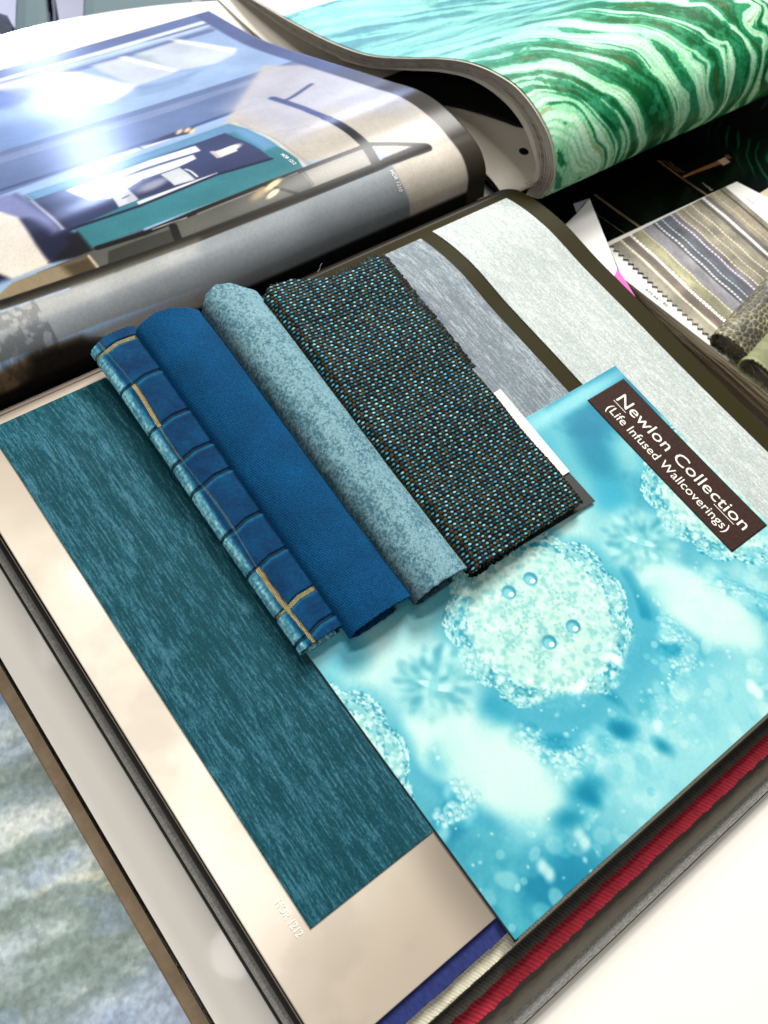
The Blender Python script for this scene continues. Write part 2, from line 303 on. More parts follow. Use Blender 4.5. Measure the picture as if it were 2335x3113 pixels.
# far border and stripes
P([(0.1314,0.4897),(0.1564,0.4912),(0.1817,0.4915),(0.2076,0.4915),(0.2341,0.4915),(0.2611,0.4915),(0.2869,0.4915),(0.3133,0.4915),(0.3403,0.4915),(0.3679,0.4915),(0.3997,0.4915),(0.4323,0.4915),(0.4658,0.4915),(0.5004,0.4915),(0.5000,0.4468),(0.4740,0.4511),(0.4485,0.4553),(0.4209,0.4596),(0.3938,0.4638),(0.3672,0.4680),(0.3355,0.4650),(0.3049,0.4621),(0.2751,0.4593),(0.2463,0.4566),(0.2192,0.4544),(0.1929,0.4522),(0.1672,0.4501),(0.1423,0.4481),(0.1179,0.4461)], (96, 112, 156))
Ln([(0.1544,0.4664),(0.1778,0.4670),(0.2017,0.4677),(0.2263,0.4684),(0.2514,0.4691),(0.2791,0.4685),(0.3075,0.4678),(0.3366,0.4672),(0.3664,0.4665),(0.3970,0.4666),(0.4283,0.4667),(0.4606,0.4669),(0.4937,0.4670)], .0075, (226, 232, 246)); Ln([(0.1499,0.4531),(0.1732,0.4541),(0.1971,0.4551),(0.2215,0.4562),(0.2465,0.4572),(0.2742,0.4570),(0.3025,0.4567),(0.3315,0.4565),(0.3613,0.4562),(0.3875,0.4560),(0.4143,0.4558),(0.4417,0.4555),(0.4697,0.4553),(0.4984,0.4550)], .0055, (190, 202, 228))
Ln([(0.1456,0.4400),(0.1688,0.4415),(0.1926,0.4430),(0.2170,0.4446),(0.2420,0.4462),(0.2692,0.4455),(0.2970,0.4448),(0.3256,0.4440),(0.3548,0.4432),(0.3834,0.4433),(0.4127,0.4434),(0.4427,0.4435),(0.4736,0.4436)], .0100, (104, 120, 160))
# white lampshades in the print
P([(0.3849,0.4402),(0.4367,0.4424),(0.4529,0.4132),(0.4671,0.3815),(0.4569,0.3665),(0.4475,0.3643),(0.4303,0.3582),(0.4057,0.3665),(0.3922,0.3742)], (196, 204, 214), .003)
P([(0.4283,0.4526),(0.4367,0.4424),(0.4529,0.4132),(0.4671,0.3815),(0.4604,0.3742),(0.4470,0.4072),(0.4313,0.4370)], (238, 242, 250), .003)
P([(0.3849,0.4402),(0.3935,0.4266),(0.3875,0.3985),(0.3796,0.4257)], (168, 180, 186), .006)
P([(0.3360,0.4437),(0.3721,0.4414),(0.3853,0.4092),(0.3963,0.3736),(0.3840,0.3671),(0.3548,0.3648),(0.3457,0.3676)], (198, 206, 224), .004); P([(0.3663,0.4431),(0.3721,0.4414),(0.3853,0.4092),(0.3963,0.3736),(0.3903,0.3706)], (244, 246, 252), .003)
P([(0.2347,0.4575),(0.2488,0.4627),(0.2764,0.4558),(0.3044,0.4489),(0.3172,0.4401),(0.3334,0.4052),(0.3470,0.3660),(0.3291,0.3508),(0.3105,0.3414),(0.2806,0.3593),(0.2642,0.4042),(0.2492,0.4346)], (232, 228, 240), .005)
P([(0.3444,0.3609),(0.3639,0.3533),(0.3850,0.3526),(0.4093,0.3528),(0.3800,0.3311),(0.3618,0.3286),(0.3328,0.3328)], (112, 138, 172), .006)
cv.ell([(0.2076,0.3377)][0], .045, .035, .2, (72, 98, 168), .5, .85); cv.ell([(0.2382,0.4272)][0], .04, .02, .0, (88, 110, 180), .5, .7)
P([(0.1652,0.3924),(0.1923,0.3919),(0.2202,0.3915),(0.2528,0.3770),(0.2695,0.3517),(0.2852,0.3249),(0.3304,0.3534),(0.3552,0.3529),(0.3806,0.3524),(0.4065,0.3518),(0.4294,0.3371),(0.4520,0.3219),(0.4744,0.3064),(0.4967,0.2909),(0.4675,0.2868),(0.4392,0.2829),(0.4119,0.2791),(0.3854,0.2754),(0.3592,0.2804),(0.3334,0.2853),(0.3082,0.2901),(0.2833,0.2949),(0.2589,0.2996),(0.2342,0.3022),(0.2099,0.3048),(0.1861,0.3074),(0.1629,0.3098),(0.1400,0.3123)], (150, 182, 216), .014, .5)
# grey beam
P([(0.1211,0.3038),(0.1433,0.3047),(0.1660,0.3057),(0.1894,0.3067),(0.2173,0.3054),(0.2459,0.3040),(0.2754,0.3027),(0.3057,0.3013),(0.3368,0.2998),(0.3651,0.2991),(0.3942,0.2984),(0.4240,0.2977),(0.4547,0.2969),(0.4862,0.2961),(0.5022,0.2716),(0.4947,0.2411),(0.4696,0.2451),(0.4449,0.2491),(0.4206,0.2529),(0.4248,0.2192),(0.3994,0.2175),(0.3746,0.2159),(0.3506,0.2143),(0.3235,0.2143),(0.2972,0.2142),(0.2716,0.2141),(0.2467,0.2141),(0.2224,0.2140),(0.1995,0.2129),(0.1772,0.2118),(0.1555,0.2107),(0.1343,0.2097),(0.1138,0.2087),(0.0937,0.2077)], (98, 118, 160), .0012)
P([(0.1358,0.2980),(0.1602,0.2963),(0.1851,0.2946),(0.2125,0.2929),(0.2406,0.2911),(0.2695,0.2893),(0.2991,0.2874),(0.3296,0.2855),(0.3534,0.2849),(0.3778,0.2843),(0.4028,0.2837),(0.4284,0.2831),(0.4545,0.2824),(0.4522,0.2718),(0.4255,0.2713),(0.3995,0.2707),(0.3741,0.2702),(0.3494,0.2697),(0.3252,0.2692),(0.2944,0.2711),(0.2645,0.2730),(0.2354,0.2748),(0.2070,0.2766),(0.1794,0.2783),(0.1538,0.2768),(0.1289,0.2754)], (128, 144, 178), .0012, .8)
Ln([(0.1126,0.2216),(0.1355,0.2212),(0.1590,0.2207),(0.1846,0.2197),(0.2108,0.2187),(0.2378,0.2176),(0.2655,0.2166),(0.2941,0.2154),(0.3180,0.2164),(0.3426,0.2175),(0.3678,0.2186),(0.3938,0.2197),(0.4185,0.2193),(0.4529,0.2195)], .006, (64, 82, 132))
# right hand wall, pale
P([(0.4187,0.2602),(0.4721,0.2747),(0.5090,0.2614),(0.4650,0.1941),(0.4267,0.1355),(0.4025,0.0980),(0.3782,0.0832),(0.3524,0.0947),(0.3494,0.1248),(0.3547,0.1716),(0.3478,0.2026),(0.3771,0.2056),(0.4076,0.2086),(0.4491,0.2203)], (184, 186, 202), .003)
P([(0.4949,0.2494),(0.4954,0.2134),(0.4963,0.1798),(0.4966,0.1472),(0.5000,0.1200),(0.4999,0.0841),(0.5000,0.0597),(0.5001,0.0409),(0.5002,0.0248),(0.4998,0.0118),(0.4716,0.0127),(0.4443,0.0136),(0.4178,0.0144),(0.4124,0.0395),(0.4191,0.0648),(0.4144,0.0807),(0.3919,0.0842),(0.3701,0.0877),(0.3488,0.0913),(0.3432,0.1163),(0.3432,0.1527),(0.3461,0.1969),(0.3792,0.2312),(0.4153,0.2684),(0.4551,0.3096)], (196, 186, 170), .004)
P([(0.4989,0.2606),(0.4986,0.2213),(0.4983,0.1844),(0.4979,0.1492),(0.5004,0.1197),(0.4687,0.1027),(0.4518,0.1165),(0.4367,0.1329),(0.4246,0.1541),(0.3937,0.1382),(0.3658,0.1254),(0.3664,0.1578),(0.3676,0.1932),(0.3692,0.2313),(0.4075,0.2643),(0.4494,0.3003)], (186, 186, 200), .02, .8)
cv.ell([(0.4019,0.0994)][0], .05, .012, .5, (190, 178, 162), .6, .4); cv.ell([(0.4672,0.0743)][0], .04, .02, .5, (218, 208, 194), .6, .6)
for k_ in range(5):
    Ln([(0.3509,0.1984),(0.3549,0.1672),(0.3507,0.1246),(0.3487,0.0895)], .0012, (186, 176, 162)) if k_ == 0 else None
Ln([(0.3568,0.1906),(0.3573,0.1431),(0.3560,0.1100),(0.3585,0.0843)], .0012, (170, 160, 146), alpha=.8); Ln([(0.3538,0.1945),(0.3546,0.1469),(0.3523,0.1094),(0.3536,0.0845)], .003, (236, 228, 214), alpha=.7)
Ln([(0.3478,0.1498),(0.3688,0.1421),(0.3903,0.1349)], .0010, (176, 170, 168), alpha=.8)
# teal wall with framed room picture
P([(0.1704,0.1952),(0.1933,0.1942),(0.2169,0.1931),(0.2373,0.1935),(0.2583,0.1938),(0.2798,0.1942),(0.3018,0.1946),(0.3255,0.1953),(0.3498,0.1960),(0.3547,0.1716),(0.3515,0.1209),(0.3538,0.0968),(0.3510,0.0846),(0.3149,0.0850),(0.2900,0.0853),(0.2659,0.0855),(0.2423,0.0858),(0.2246,0.0858),(0.2072,0.0857),(0.1902,0.0856),(0.1735,0.0856),(0.1732,0.1083),(0.1718,0.1504)], (52, 128, 138), .0008)
P([(0.1704,0.1952),(0.1933,0.1942),(0.2169,0.1931),(0.2373,0.1935),(0.2583,0.1938),(0.2798,0.1942),(0.3018,0.1946),(0.3255,0.1953),(0.3498,0.1960),(0.3547,0.1716),(0.3515,0.1209),(0.3386,0.1210),(0.3435,0.1754),(0.3219,0.1772),(0.3008,0.1790),(0.2801,0.1808),(0.2598,0.1825),(0.2371,0.1831),(0.2150,0.1837),(0.1934,0.1843),(0.1737,0.1751)], (98, 148, 186), .004)
cv.mix((slice(None), slice(None)), 0 * A, (0, 0, 0), 0)
P([(0.1686,0.1947),(0.1694,0.1802),(0.1882,0.1794),(0.2073,0.1787),(0.2295,0.1787),(0.2522,0.1787),(0.2755,0.1786),(0.2957,0.1790),(0.3163,0.1793),(0.3375,0.1797),(0.3380,0.1502),(0.3371,0.1075),(0.3136,0.1103),(0.2907,0.1131),(0.2686,0.1145),(0.2471,0.1159),(0.2261,0.1173),(0.2034,0.1149),(0.1813,0.1126),(0.1681,0.1134),(0.1638,0.1304)], (52, 60, 98), .0008)
P([(0.2255,0.2113),(0.2495,0.2107),(0.2741,0.2101),(0.3025,0.2100),(0.3007,0.2059),(0.2731,0.2053),(0.2483,0.2061),(0.2241,0.2068)], (228, 232, 244)); Ln([(0.2739,0.2152),(0.2747,0.2058)], .0015, (60, 70, 100))
P([(0.2763,0.2108),(0.2893,0.2132),(0.2985,0.2168),(0.3254,0.2178),(0.3276,0.2148),(0.3179,0.2039),(0.3047,0.2071)], (54, 56, 84))
for c_ in ([(0.3202,0.2135)][0], [(0.3211,0.2070)][0], [(0.3137,0.2155)][0]): cv.ell(c_, .006, .0022, .8, (255, 214, 160), .4)
P([(0.3149,0.0850),(0.3201,0.0847),(0.3242,0.0801),(0.3200,0.0764),(0.3139,0.0807)], (255, 206, 130), .002)
P([(0.1951,0.1767),(0.2138,0.1766),(0.2329,0.1764),(0.2682,0.1783),(0.2873,0.1766),(0.3068,0.1748),(0.3044,0.1615),(0.2822,0.1642),(0.2555,0.1667),(0.2338,0.1638),(0.2129,0.1327),(0.1998,0.1425)], (236, 238, 246), .0008)
P([(0.2329,0.1619),(0.2668,0.1616),(0.2962,0.1587),(0.2934,0.1485),(0.2765,0.1449),(0.2720,0.1445),(0.2452,0.1454),(0.2291,0.1395),(0.2172,0.1284),(0.2131,0.1399)], (226, 226, 230), .0008)
P([(0.2171,0.1490),(0.2250,0.1447),(0.2261,0.1173),(0.2114,0.1169)], (216, 216, 222)); P([(0.2250,0.1447),(0.2337,0.1423),(0.2278,0.1176),(0.2202,0.1184)], (196, 196, 202))
P([(0.2291,0.1395),(0.2406,0.1395),(0.2447,0.1461),(0.2580,0.1440),(0.2568,0.1195),(0.2278,0.1176)], (50, 54, 88)); cv.ell([(0.2459,0.1302)][0], .014, .006, .2, (150, 152, 170), .6)
P([(0.2590,0.1427),(0.2755,0.1430),(0.2746,0.1164),(0.2580,0.1185)], (204, 206, 204)); P([(0.2251,0.1154),(0.2597,0.1156),(0.2927,0.1151),(0.2918,0.1116),(0.2570,0.1109),(0.2245,0.1114)], (230, 228, 226))
Ln([(0.2772,0.1363),(0.2783,0.1305),(0.2779,0.1192)], .0016, (240, 240, 240)); Ln([(0.2194,0.1263),(0.2249,0.1275)], .0016, (90, 90, 100))
P([(0.3101,0.1496),(0.3261,0.1488),(0.3237,0.1354),(0.3069,0.1345)], (226, 206, 190)); P([(0.3076,0.1532),(0.3111,0.1519),(0.3076,0.1350),(0.3047,0.1353)], (190, 176, 180)); cv.ell([(0.3221,0.1436)][0], .010, .005, .3, (255, 246, 220), .5)
Ln([(0.1676,0.1123),(0.1858,0.1114),(0.2045,0.1105),(0.2235,0.1096),(0.2452,0.1106),(0.2675,0.1116),(0.2904,0.1127),(0.3135,0.1101),(0.3371,0.1075)], .003, (30, 34, 60)); Ln([(0.2063,0.1689),(0.2265,0.1674),(0.2471,0.1659),(0.2682,0.1643),(0.3020,0.1612)], .0010, (120, 124, 140))
# lower left: white furry seat, dark room, wood
P([(0.1007,0.2066),(0.1167,0.2020),(0.1328,0.1973),(0.1491,0.1927),(0.1652,0.2039),(0.1671,0.1824),(0.1740,0.1634),(0.1713,0.1159),(0.1729,0.0858),(0.1430,0.0875),(0.1254,0.0872),(0.1082,0.0868),(0.0933,0.0888),(0.0786,0.0907),(0.0641,0.0927)], (28, 30, 58), .004)
P([(0.1645,0.2049),(0.1671,0.1824),(0.1679,0.1478),(0.1674,0.1145),(0.1591,0.1144),(0.1577,0.1354),(0.1547,0.1495),(0.1402,0.1676),(0.1210,0.1726),(0.1347,0.2139)], (124, 130, 178), .006)
P([(0.1683,0.1811),(0.1702,0.1789),(0.1682,0.1150),(0.1661,0.1151)], (196, 196, 214), .0015)
P([(0.0761,0.1909),(0.0922,0.1889),(0.1085,0.1869),(0.1251,0.1849),(0.1445,0.1799),(0.1506,0.1585),(0.1468,0.1291),(0.1443,0.1091),(0.1436,0.0968),(0.1436,0.0857),(0.1164,0.0856),(0.1125,0.0918),(0.1116,0.0939),(0.0951,0.0947),(0.0791,0.0955),(0.0633,0.0962),(0.0479,0.0970)], (238, 226, 206), .0022)
P([(0.1742,0.1066),(0.1646,0.1064),(0.1629,0.0966),(0.1430,0.0875),(0.1690,0.0805),(0.1786,0.0583),(0.1954,0.0662),(0.2128,0.0748),(0.2133,0.0851),(0.1933,0.0853),(0.1738,0.0856)], (22, 22, 26), .002)
# dark lines and the grey glass between them
P([(0.2559,0.0824),(0.2746,0.0826),(0.2938,0.0828),(0.3133,0.0829),(0.3507,0.0827),(0.3796,0.0829),(0.4095,0.0831),(0.4064,0.0617),(0.3815,0.0620),(0.3573,0.0623),(0.3337,0.0626),(0.3106,0.0630),(0.2880,0.0633),(0.2661,0.0637),(0.2447,0.0640),(0.2270,0.0648),(0.2097,0.0656),(0.1928,0.0663),(0.1761,0.0671),(0.1588,0.0679),(0.1418,0.0686),(0.1252,0.0694),(0.1322,0.0831),(0.1496,0.0833),(0.1673,0.0837),(0.1855,0.0840)], (88, 88, 80))
P([(0.3501,0.0819),(0.3791,0.0822),(0.4091,0.0825),(0.4073,0.0642),(0.3761,0.0639),(0.3459,0.0636),(0.3495,0.0677)], (150, 145, 134)); P([(0.1823,0.0781),(0.2057,0.0780),(0.2346,0.0763),(0.2302,0.0665),(0.2121,0.0672),(0.1943,0.0678),(0.1769,0.0684)], (52, 52, 44))
Ln([(0.3474,0.0828),(0.3486,0.0701),(0.3462,0.0635)], .0015, (120, 115, 105))
Ln([(0.1776,0.0844),(0.1946,0.0829),(0.2118,0.0814),(0.2337,0.0821),(0.2562,0.0828),(0.2750,0.0831),(0.2941,0.0833),(0.3138,0.0836),(0.3513,0.0835),(0.3802,0.0836),(0.4100,0.0837)], .0042, (18, 16, 14)); Ln([(0.2548,0.0805),(0.2776,0.0809),(0.3011,0.0812),(0.3206,0.0818),(0.3441,0.0828)], .0010, (150, 146, 136))
Ln([(0.2194,0.0823),(0.2462,0.0810)], .0010, (170, 168, 158)); Ln([(0.2334,0.0779),(0.2306,0.0672),(0.2287,0.0604)], .006, (14, 12, 10))
P([(0.0522,0.0857),(0.0691,0.0831),(0.0864,0.0806),(0.1040,0.0780),(0.1151,0.0829),(0.1356,0.0828),(0.1521,0.0817),(0.1690,0.0805),(0.1701,0.0636),(0.1464,0.0651),(0.1275,0.0633),(0.1126,0.0646),(0.0980,0.0659),(0.0799,0.0671),(0.0622,0.0682),(0.0449,0.0694)], (150, 132, 100), .001)
P([(0.1489,0.0813),(0.1690,0.0805),(0.1701,0.0636),(0.1517,0.0637)], (74, 60, 38), .004); Ln([(0.1690,0.0805),(0.1697,0.0638)], .002, (196, 180, 150))
Ln([(0.1003,0.0692),(0.1183,0.0680),(0.1366,0.0669),(0.1669,0.0650),(0.1854,0.0642),(0.2042,0.0634),(0.2235,0.0626),(0.2433,0.0618),(0.2618,0.0617),(0.2808,0.0616),(0.3002,0.0615),(0.3200,0.0615),(0.3402,0.0613),(0.3610,0.0612),(0.3822,0.0610),(0.4040,0.0609),(0.4153,0.0617),(0.4565,0.0603)], .0078, (18, 14, 6)); Ln([(0.1468,0.0618),(0.1641,0.0615),(0.1818,0.0611),(0.1999,0.0607),(0.2172,0.0603),(0.2350,0.0600),(0.2532,0.0597),(0.2717,0.0594),(0.2921,0.0592),(0.3130,0.0589),(0.3344,0.0587)], .0040, (52, 44, 24), alpha=.6)
Ln([(0.4101,0.1378),(0.4110,0.1043),(0.4110,0.0851),(0.4064,0.0617)], .0085, (30, 28, 30)); Ln([(0.4094,0.2202),(0.4117,0.1723),(0.4101,0.1378)], .0075, (74, 88, 134))
Ln([(0.4110,0.0851),(0.4325,0.0752),(0.4572,0.0626)], .0042, (16, 12, 10)); P([(0.4445,0.0691),(0.4582,0.0638),(0.4577,0.0586),(0.4523,0.0597)], (14, 10, 8)); Ln([(0.4504,0.0635),(0.4164,0.0632)], .0062, (16, 12, 8))
Ln([(0.4524,0.2215),(0.4237,0.2074),(0.4146,0.2048)], .0045, (70, 86, 130))
Ln([(0.3138,0.0836),(0.3340,0.0630)], .0030, (12, 10, 8)); cv.ell([(0.3155,0.0729)][0], .007, .002, .3, (255, 226, 170), .4); cv.ell([(0.3065,0.0774)][0], .009, .003, .3, (190, 160, 110), .7, .8); cv.ell([(0.3207,0.0807)][0], .009, .0024, .3, (255, 220, 160), .5)
u12 = [(0.4178,0.0144)][0][0]; s_lo = [(0.4178,0.0144)][0][1]; m_ = (S_ < s_lo + .02) * 1.0
low = np.zeros(A.shape + (3,)); low[:] = C255(136, 142, 146); kk = sstep(u12 - .0006, u12 + .0006, A)[..., None]; low = low * (1 - kk) + C255(206, 194, 176) * kk
mm = (sstep(s_lo + .016, s_lo + .010, S_ + .0 * A) * (A > -.2))[..., None]; cv.I = cv.I * (1 - mm) + low * mm
# grey blue swatch print, beige right, foot dark with painted gutter shadow
P([(0.0857,0.0642),(0.1008,0.0633),(0.1161,0.0625),(0.1318,0.0616),(0.1478,0.0608),(0.1641,0.0599),(0.1827,0.0594),(0.2017,0.0590),(0.2211,0.0585),(0.2411,0.0581),(0.2595,0.0579),(0.2783,0.0577),(0.2976,0.0575),(0.3173,0.0573),(0.3374,0.0571),(0.3581,0.0569),(0.3792,0.0567),(0.4009,0.0565),(0.4176,0.0574),(0.4158,0.0418),(0.4172,0.0284),(0.4189,0.0131),(0.3917,0.0153),(0.3654,0.0174),(0.3401,0.0194),(0.3156,0.0213),(0.2917,0.0229),(0.2685,0.0244),(0.2462,0.0258),(0.2245,0.0272),(0.2048,0.0282),(0.1856,0.0293),(0.1669,0.0303),(0.1487,0.0313),(0.1322,0.0317),(0.1161,0.0321),(0.1003,0.0325),(0.0849,0.0328),(0.0698,0.0332)], (138, 144, 148), .0006)
P([(0.0870,0.0666),(0.1020,0.0657),(0.1173,0.0647),(0.1329,0.0637),(0.1489,0.0628),(0.1651,0.0618),(0.1888,0.0606),(0.2131,0.0594),(0.2415,0.0587),(0.2356,0.0489),(0.2156,0.0492),(0.1961,0.0494),(0.1771,0.0497),(0.1585,0.0499),(0.1421,0.0504),(0.1260,0.0509),(0.1102,0.0513),(0.0948,0.0518),(0.0797,0.0522)], (206, 202, 192), .008, .6)  # soft pale band paints the highlight along the arch
# wood and dark seat print at far left below, gutter shadow painted in
P([(0.0783,0.0277),(0.1072,0.0314),(0.1363,0.0285),(0.1399,0.0000),(0.1254,0.0000),(0.1054,0.0000),(0.0861,0.0000),(0.0675,0.0000),(0.0500,0.0000),(0.0330,0.0006),(0.0166,0.0023),(0.0005,0.0040),(-0.0151,0.0056),(-0.0083,0.0217),(-0.0016,0.0348)], (112, 92, 66), .003); P([(0.1015,0.0292),(0.1182,0.0279),(0.1354,0.0265),(0.1524,0.0186),(0.1697,0.0000),(0.1471,0.0000),(0.1248,0.0000),(0.1021,0.0000),(0.0802,0.0000)], (26, 20, 16), .006)
nW = vnoise(A, S_, 120, 111, 3, (2.5, .5)); mW = (S_ < .075) & (A < .12)
cv.I *= (1 - .25 * (mW * sstep(.45, .65, vnoise(A, S_, 160, 111, 3, (1.2, .9)))))[..., None]; wl = (sstep(.34, .06, A) * sstep(s_lo + .014, s_lo + .008, S_) * .75)[..., None]; cv.I = cv.I * (1 - wl * (cv.I.mean(-1, keepdims=True) > .42)) + C255(206, 196, 180) * wl * (cv.I.mean(-1, keepdims=True) > .42); cv.I *= (1 - .9 * sstep(.014, .009, S_))[..., None]  # last factor darkens the foot as shadow of the gutter
cv.I *= (1 + .06 * (vnoise(A, S_, 700, 112, 2) - .5))[..., None]
# dark margin along the right edge
m_ = sstep(.4795, .4805, A); c_ = C255(58, 52, 42) * (1 - sstep(.16, .26, S_))[..., None] + C255(84, 96, 138) * sstep(.16, .26, S_)[..., None]
cv.I = cv.I * (1 - m_[..., None]) + c_ * m_[..., None]
I0 = cv.I.copy()
for sh in (1, 2): cv.I = (cv.I + np.roll(cv.I, sh, 0) + np.roll(cv.I, -sh, 0) + np.roll(cv.I, sh, 1) + np.roll(cv.I, -sh, 1)) / 5
far_ = sstep(.12, .26, S_)[..., None] * .8 + .1; cv.I = I0 * (1 - far_) + cv.I * far_
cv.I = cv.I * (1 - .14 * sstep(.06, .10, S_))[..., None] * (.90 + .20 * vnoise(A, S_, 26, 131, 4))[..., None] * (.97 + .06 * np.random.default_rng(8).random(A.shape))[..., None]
g_ = cv.I.mean(-1, keepdims=True); cv.I = cv.I * .88 + g_ * .12
V, ZZ = FAR.at(S_)
M_gloss = mat('glossy_photo_print', attr=True, rough=.75, spec=.06, coat=.18, coat_rough=.23)
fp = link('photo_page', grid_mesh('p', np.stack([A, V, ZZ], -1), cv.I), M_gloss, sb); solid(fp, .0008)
def farmap(a, b): v, z = FAR.at(b, .0003); return a, v, z
link('printed_code', text_mesh('HOR 1210', [(0.4125,0.0534)][0], [(0.4109,0.0350)][0], farmap, height=.0034), M_pale, fp, smooth=False, label='code on the grey blue area of the photo page')
link('printed_code', text_mesh('HOR 1212', [(0.3455,0.1079)][0], [(0.3468,0.0916)][0], farmap, height=.0032), M_pale, fp, smooth=False, label='code on the teal area of the photo page')
# page block below the photo page (follows the curve)
S2 = np.linspace(.02, FAR.len, 120); a2 = np.array([-.16, .2, .495]); AA, SS = np.meshgrid(a2, S2, indexing='ij'); V2, Z2 = FAR.at(SS, -.0016)
o = link('page_block', grid_mesh('b', np.stack([AA, V2, np.maximum(Z2, TZ + .003)], -1)), M_block, sb)
slab('spine_block', -.16, .495, .400, .470, -.0298, -.010, M_block, sb)

# ------------------------------------------------------------------ picture card with title label
CU0, CU1, CV0, CV1 = .1350, .4520, -.0500, .1955
cv = Cv(CU0, CU1, CV0, CV1, .00045, (150, 214, 222)); A, B = cv.A, cv.B
def pc(x): return x
n1 = vnoise(A, B, 22, 201, 5); n2 = vnoise(A, B, 60, 202, 4)
cv.I = C255(34, 140, 170) * (1 - sstep(.34, .60, n1))[..., None] + C255(104, 186, 200) * sstep(.34, .60, n1)[..., None]
E_ = cv.ell; TEAL = (10, 132, 164); WH = (214, 240, 232); MID = (96, 190, 206); PALE = (176, 228, 232)
rs = np.random.default_rng(7)
KZ = [(0.2686,0.0761),(0.4028,0.0654),(0.1403,0.0684),(0.1849,0.0808),(0.3627,0.0791),(0.1845,0.0265),(0.3626,0.0245),(0.2435,0.0122),(0.3121,0.0216),(0.2720,0.0278),(0.2808,0.1004),(0.2629,0.1011),(0.2819,0.0608),(0.2621,0.0616),(0.2942,0.0445)]
def K(i): return KZ[i]
# soft fields
for (c, ra, rb, an, col, al_) in [(K(7), .052, .030, -.1, (92, 186, 208), 1), (K(8), .034, .040, .3, (92, 184, 206), 1), (K(9), .030, .030, 0, TEAL, .9), ((.165, .09), .05, .05, 0, WH, .9), ((.40, .03), .05, .03, .2, WH, .8), ((.30, .105), .05, .025, .3, WH, .9), ((.43, .12), .03, .03, .3, WH, .6), ((.155, .125), .012, .012, 0, (80, 180, 204), .9), ((.34, .17), .02, .012, .2, (60, 168, 196), .9), ((.385, .15), .03, .012, 1.3, TEAL, .8), ((.30, .18), .02, .01, 0, PALE, .9), ((.405, .188), .05, .006, 0, PALE, .8), ((.37, .115), .012, .014, 0, (60, 172, 200), .8)]:
    E_(c, ra, rb, an, col, .7, al_)
# blurred leaves
for c, ra, rb, an in [(K(5), .040, .021, -1.25), (K(6), .038, .019, -1.2), ([(0.1622,0.0546)][0], .012, .02, 0)]:
    E_(c, ra * 1.5, rb * 1.6, an, (72, 168, 194), .5, .8); E_(c, ra * 1.12, rb * 1.12, an, (160, 218, 224), .35, .9); E_(c, ra, rb, an, WH, .35)
E_([(0.2028,0.0478)][0], .016, .009, .4, (40, 158, 186), .6, .9); E_([(0.3442,0.0443)][0], .014, .009, .4, (40, 158, 186), .6, .9); E_([(0.1653,0.0461)][0], .012, .009, .4, (60, 168, 196), .6, .9)
# beaded rosettes
def rosette(c, R, seed):
    r_ = np.random.default_rng(seed); lob = lambda a: 1 + .10 * (abs(math.sin(a * 5.5 + seed)) ** .7 - .6) + .02 * math.sin(a * 3)
    def blob(rr_, col, sf, al=1): cv.poly([(c[0] + R * rr_ * lob(a) * math.cos(a), c[1] + R * .97 * rr_ * lob(a) * math.sin(a)) for a in np.linspace(0, 6.2832, 140)[:-1]], col, sf, al)
    blob(1.16, (84, 178, 198), .006, .7); blob(1.06, (146, 206, 212), .0010); 
    for a0 in (.9, 2.6, 3.6, 5.2):
        for t in np.linspace(-.32, .32, 16): a = a0 + t; E_((c[0] + R * .93 * math.cos(a), c[1] + R * .90 * math.sin(a)), .0040, .0030, a + 1.57, (40, 150, 178), .5, .5)
    blob(.84, (198, 232, 222), .0016); blob(.60, (212, 236, 224), .012, .7)
    for k_ in range(2600):
        a = r_.uniform(0, 6.283); q = r_.choice([1.06, 1.045, 1.0, .95, .86, .84]) + r_.normal(0, .008); l_ = lob(a); p = (c[0] + R * q * l_ * math.cos(a), c[1] + R * .97 * q * l_ * math.sin(a)); s_ = r_.uniform(.0004, .0010)
        E_(p, s_ * 1.5, s_, a + 1.57, (44, 146, 170) if r_.random() < .42 else (214, 240, 236), .5, r_.uniform(.35, .85))
    for k_ in range(1500):
        a = r_.uniform(0, 6.283); q = R * .98 * math.sqrt(r_.random()); p = (c[0] + q * math.cos(a), c[1] + q * math.sin(a)); s_ = r_.uniform(.0005, .0018)
        E_(p, s_ * 1.5, s_, r_.uniform(0, 3), ((134, 196, 198), (232, 248, 240), (176, 218, 212))[r_.integers(3)], .6, .45 if q < R * .72 else .6)
rosette(K(0), .0560, 3); rosette((K(0)[0] + .178, K(0)[1]), .0560, 3); rosette((K(0)[0] - .178, K(0)[1]), .0560, 3)
for k_ in range(34):
    a = rs.uniform(0, 6.28); q = .03 * math.sqrt(rs.random()); c = (K(0)[0] + q * math.cos(a), K(0)[1] + q * math.sin(a))
    for j in range(4): b_ = a + j * 1.571; E_((c[0] + .0022 * math.cos(b_), c[1] + .0022 * math.sin(b_)), .0016, .0009, b_, (140, 200, 198), .5, .6)
for i in (10, 11, 12, 13):
    c = K(i); E_(c, .0046, .0046, 0, (58, 152, 176), .2); E_((c[0] - .0012, c[1] - .0004), .0034, .0034, 0, (140, 206, 216), .4); E_((c[0] + .0002, c[1] - .0020), .0018, .0015, 0, (250, 255, 252), .3)
# blurred small flowers
for i in (3, 4):
    c = K(i); E_(c, .026, .025, 0, (196, 232, 230), .4, .9); E_(c, .0195, .0185, 0, (110, 188, 198), .35, .85, .06, 10, i)
    for k_ in range(130):
        a = rs.uniform(0, 6.28); q = rs.uniform(.004, .025); E_((c[0] + q * math.cos(a), c[1] + q * math.sin(a)), .0030, .0020, a, (200, 236, 234) if rs.random() < .6 else (50, 148, 172), .95, .35)
    E_(c, .0098, .0022, -.9, (196, 236, 236), .3); E_(c, .0030, .0060, -.9, (140, 208, 214), .4, .8)
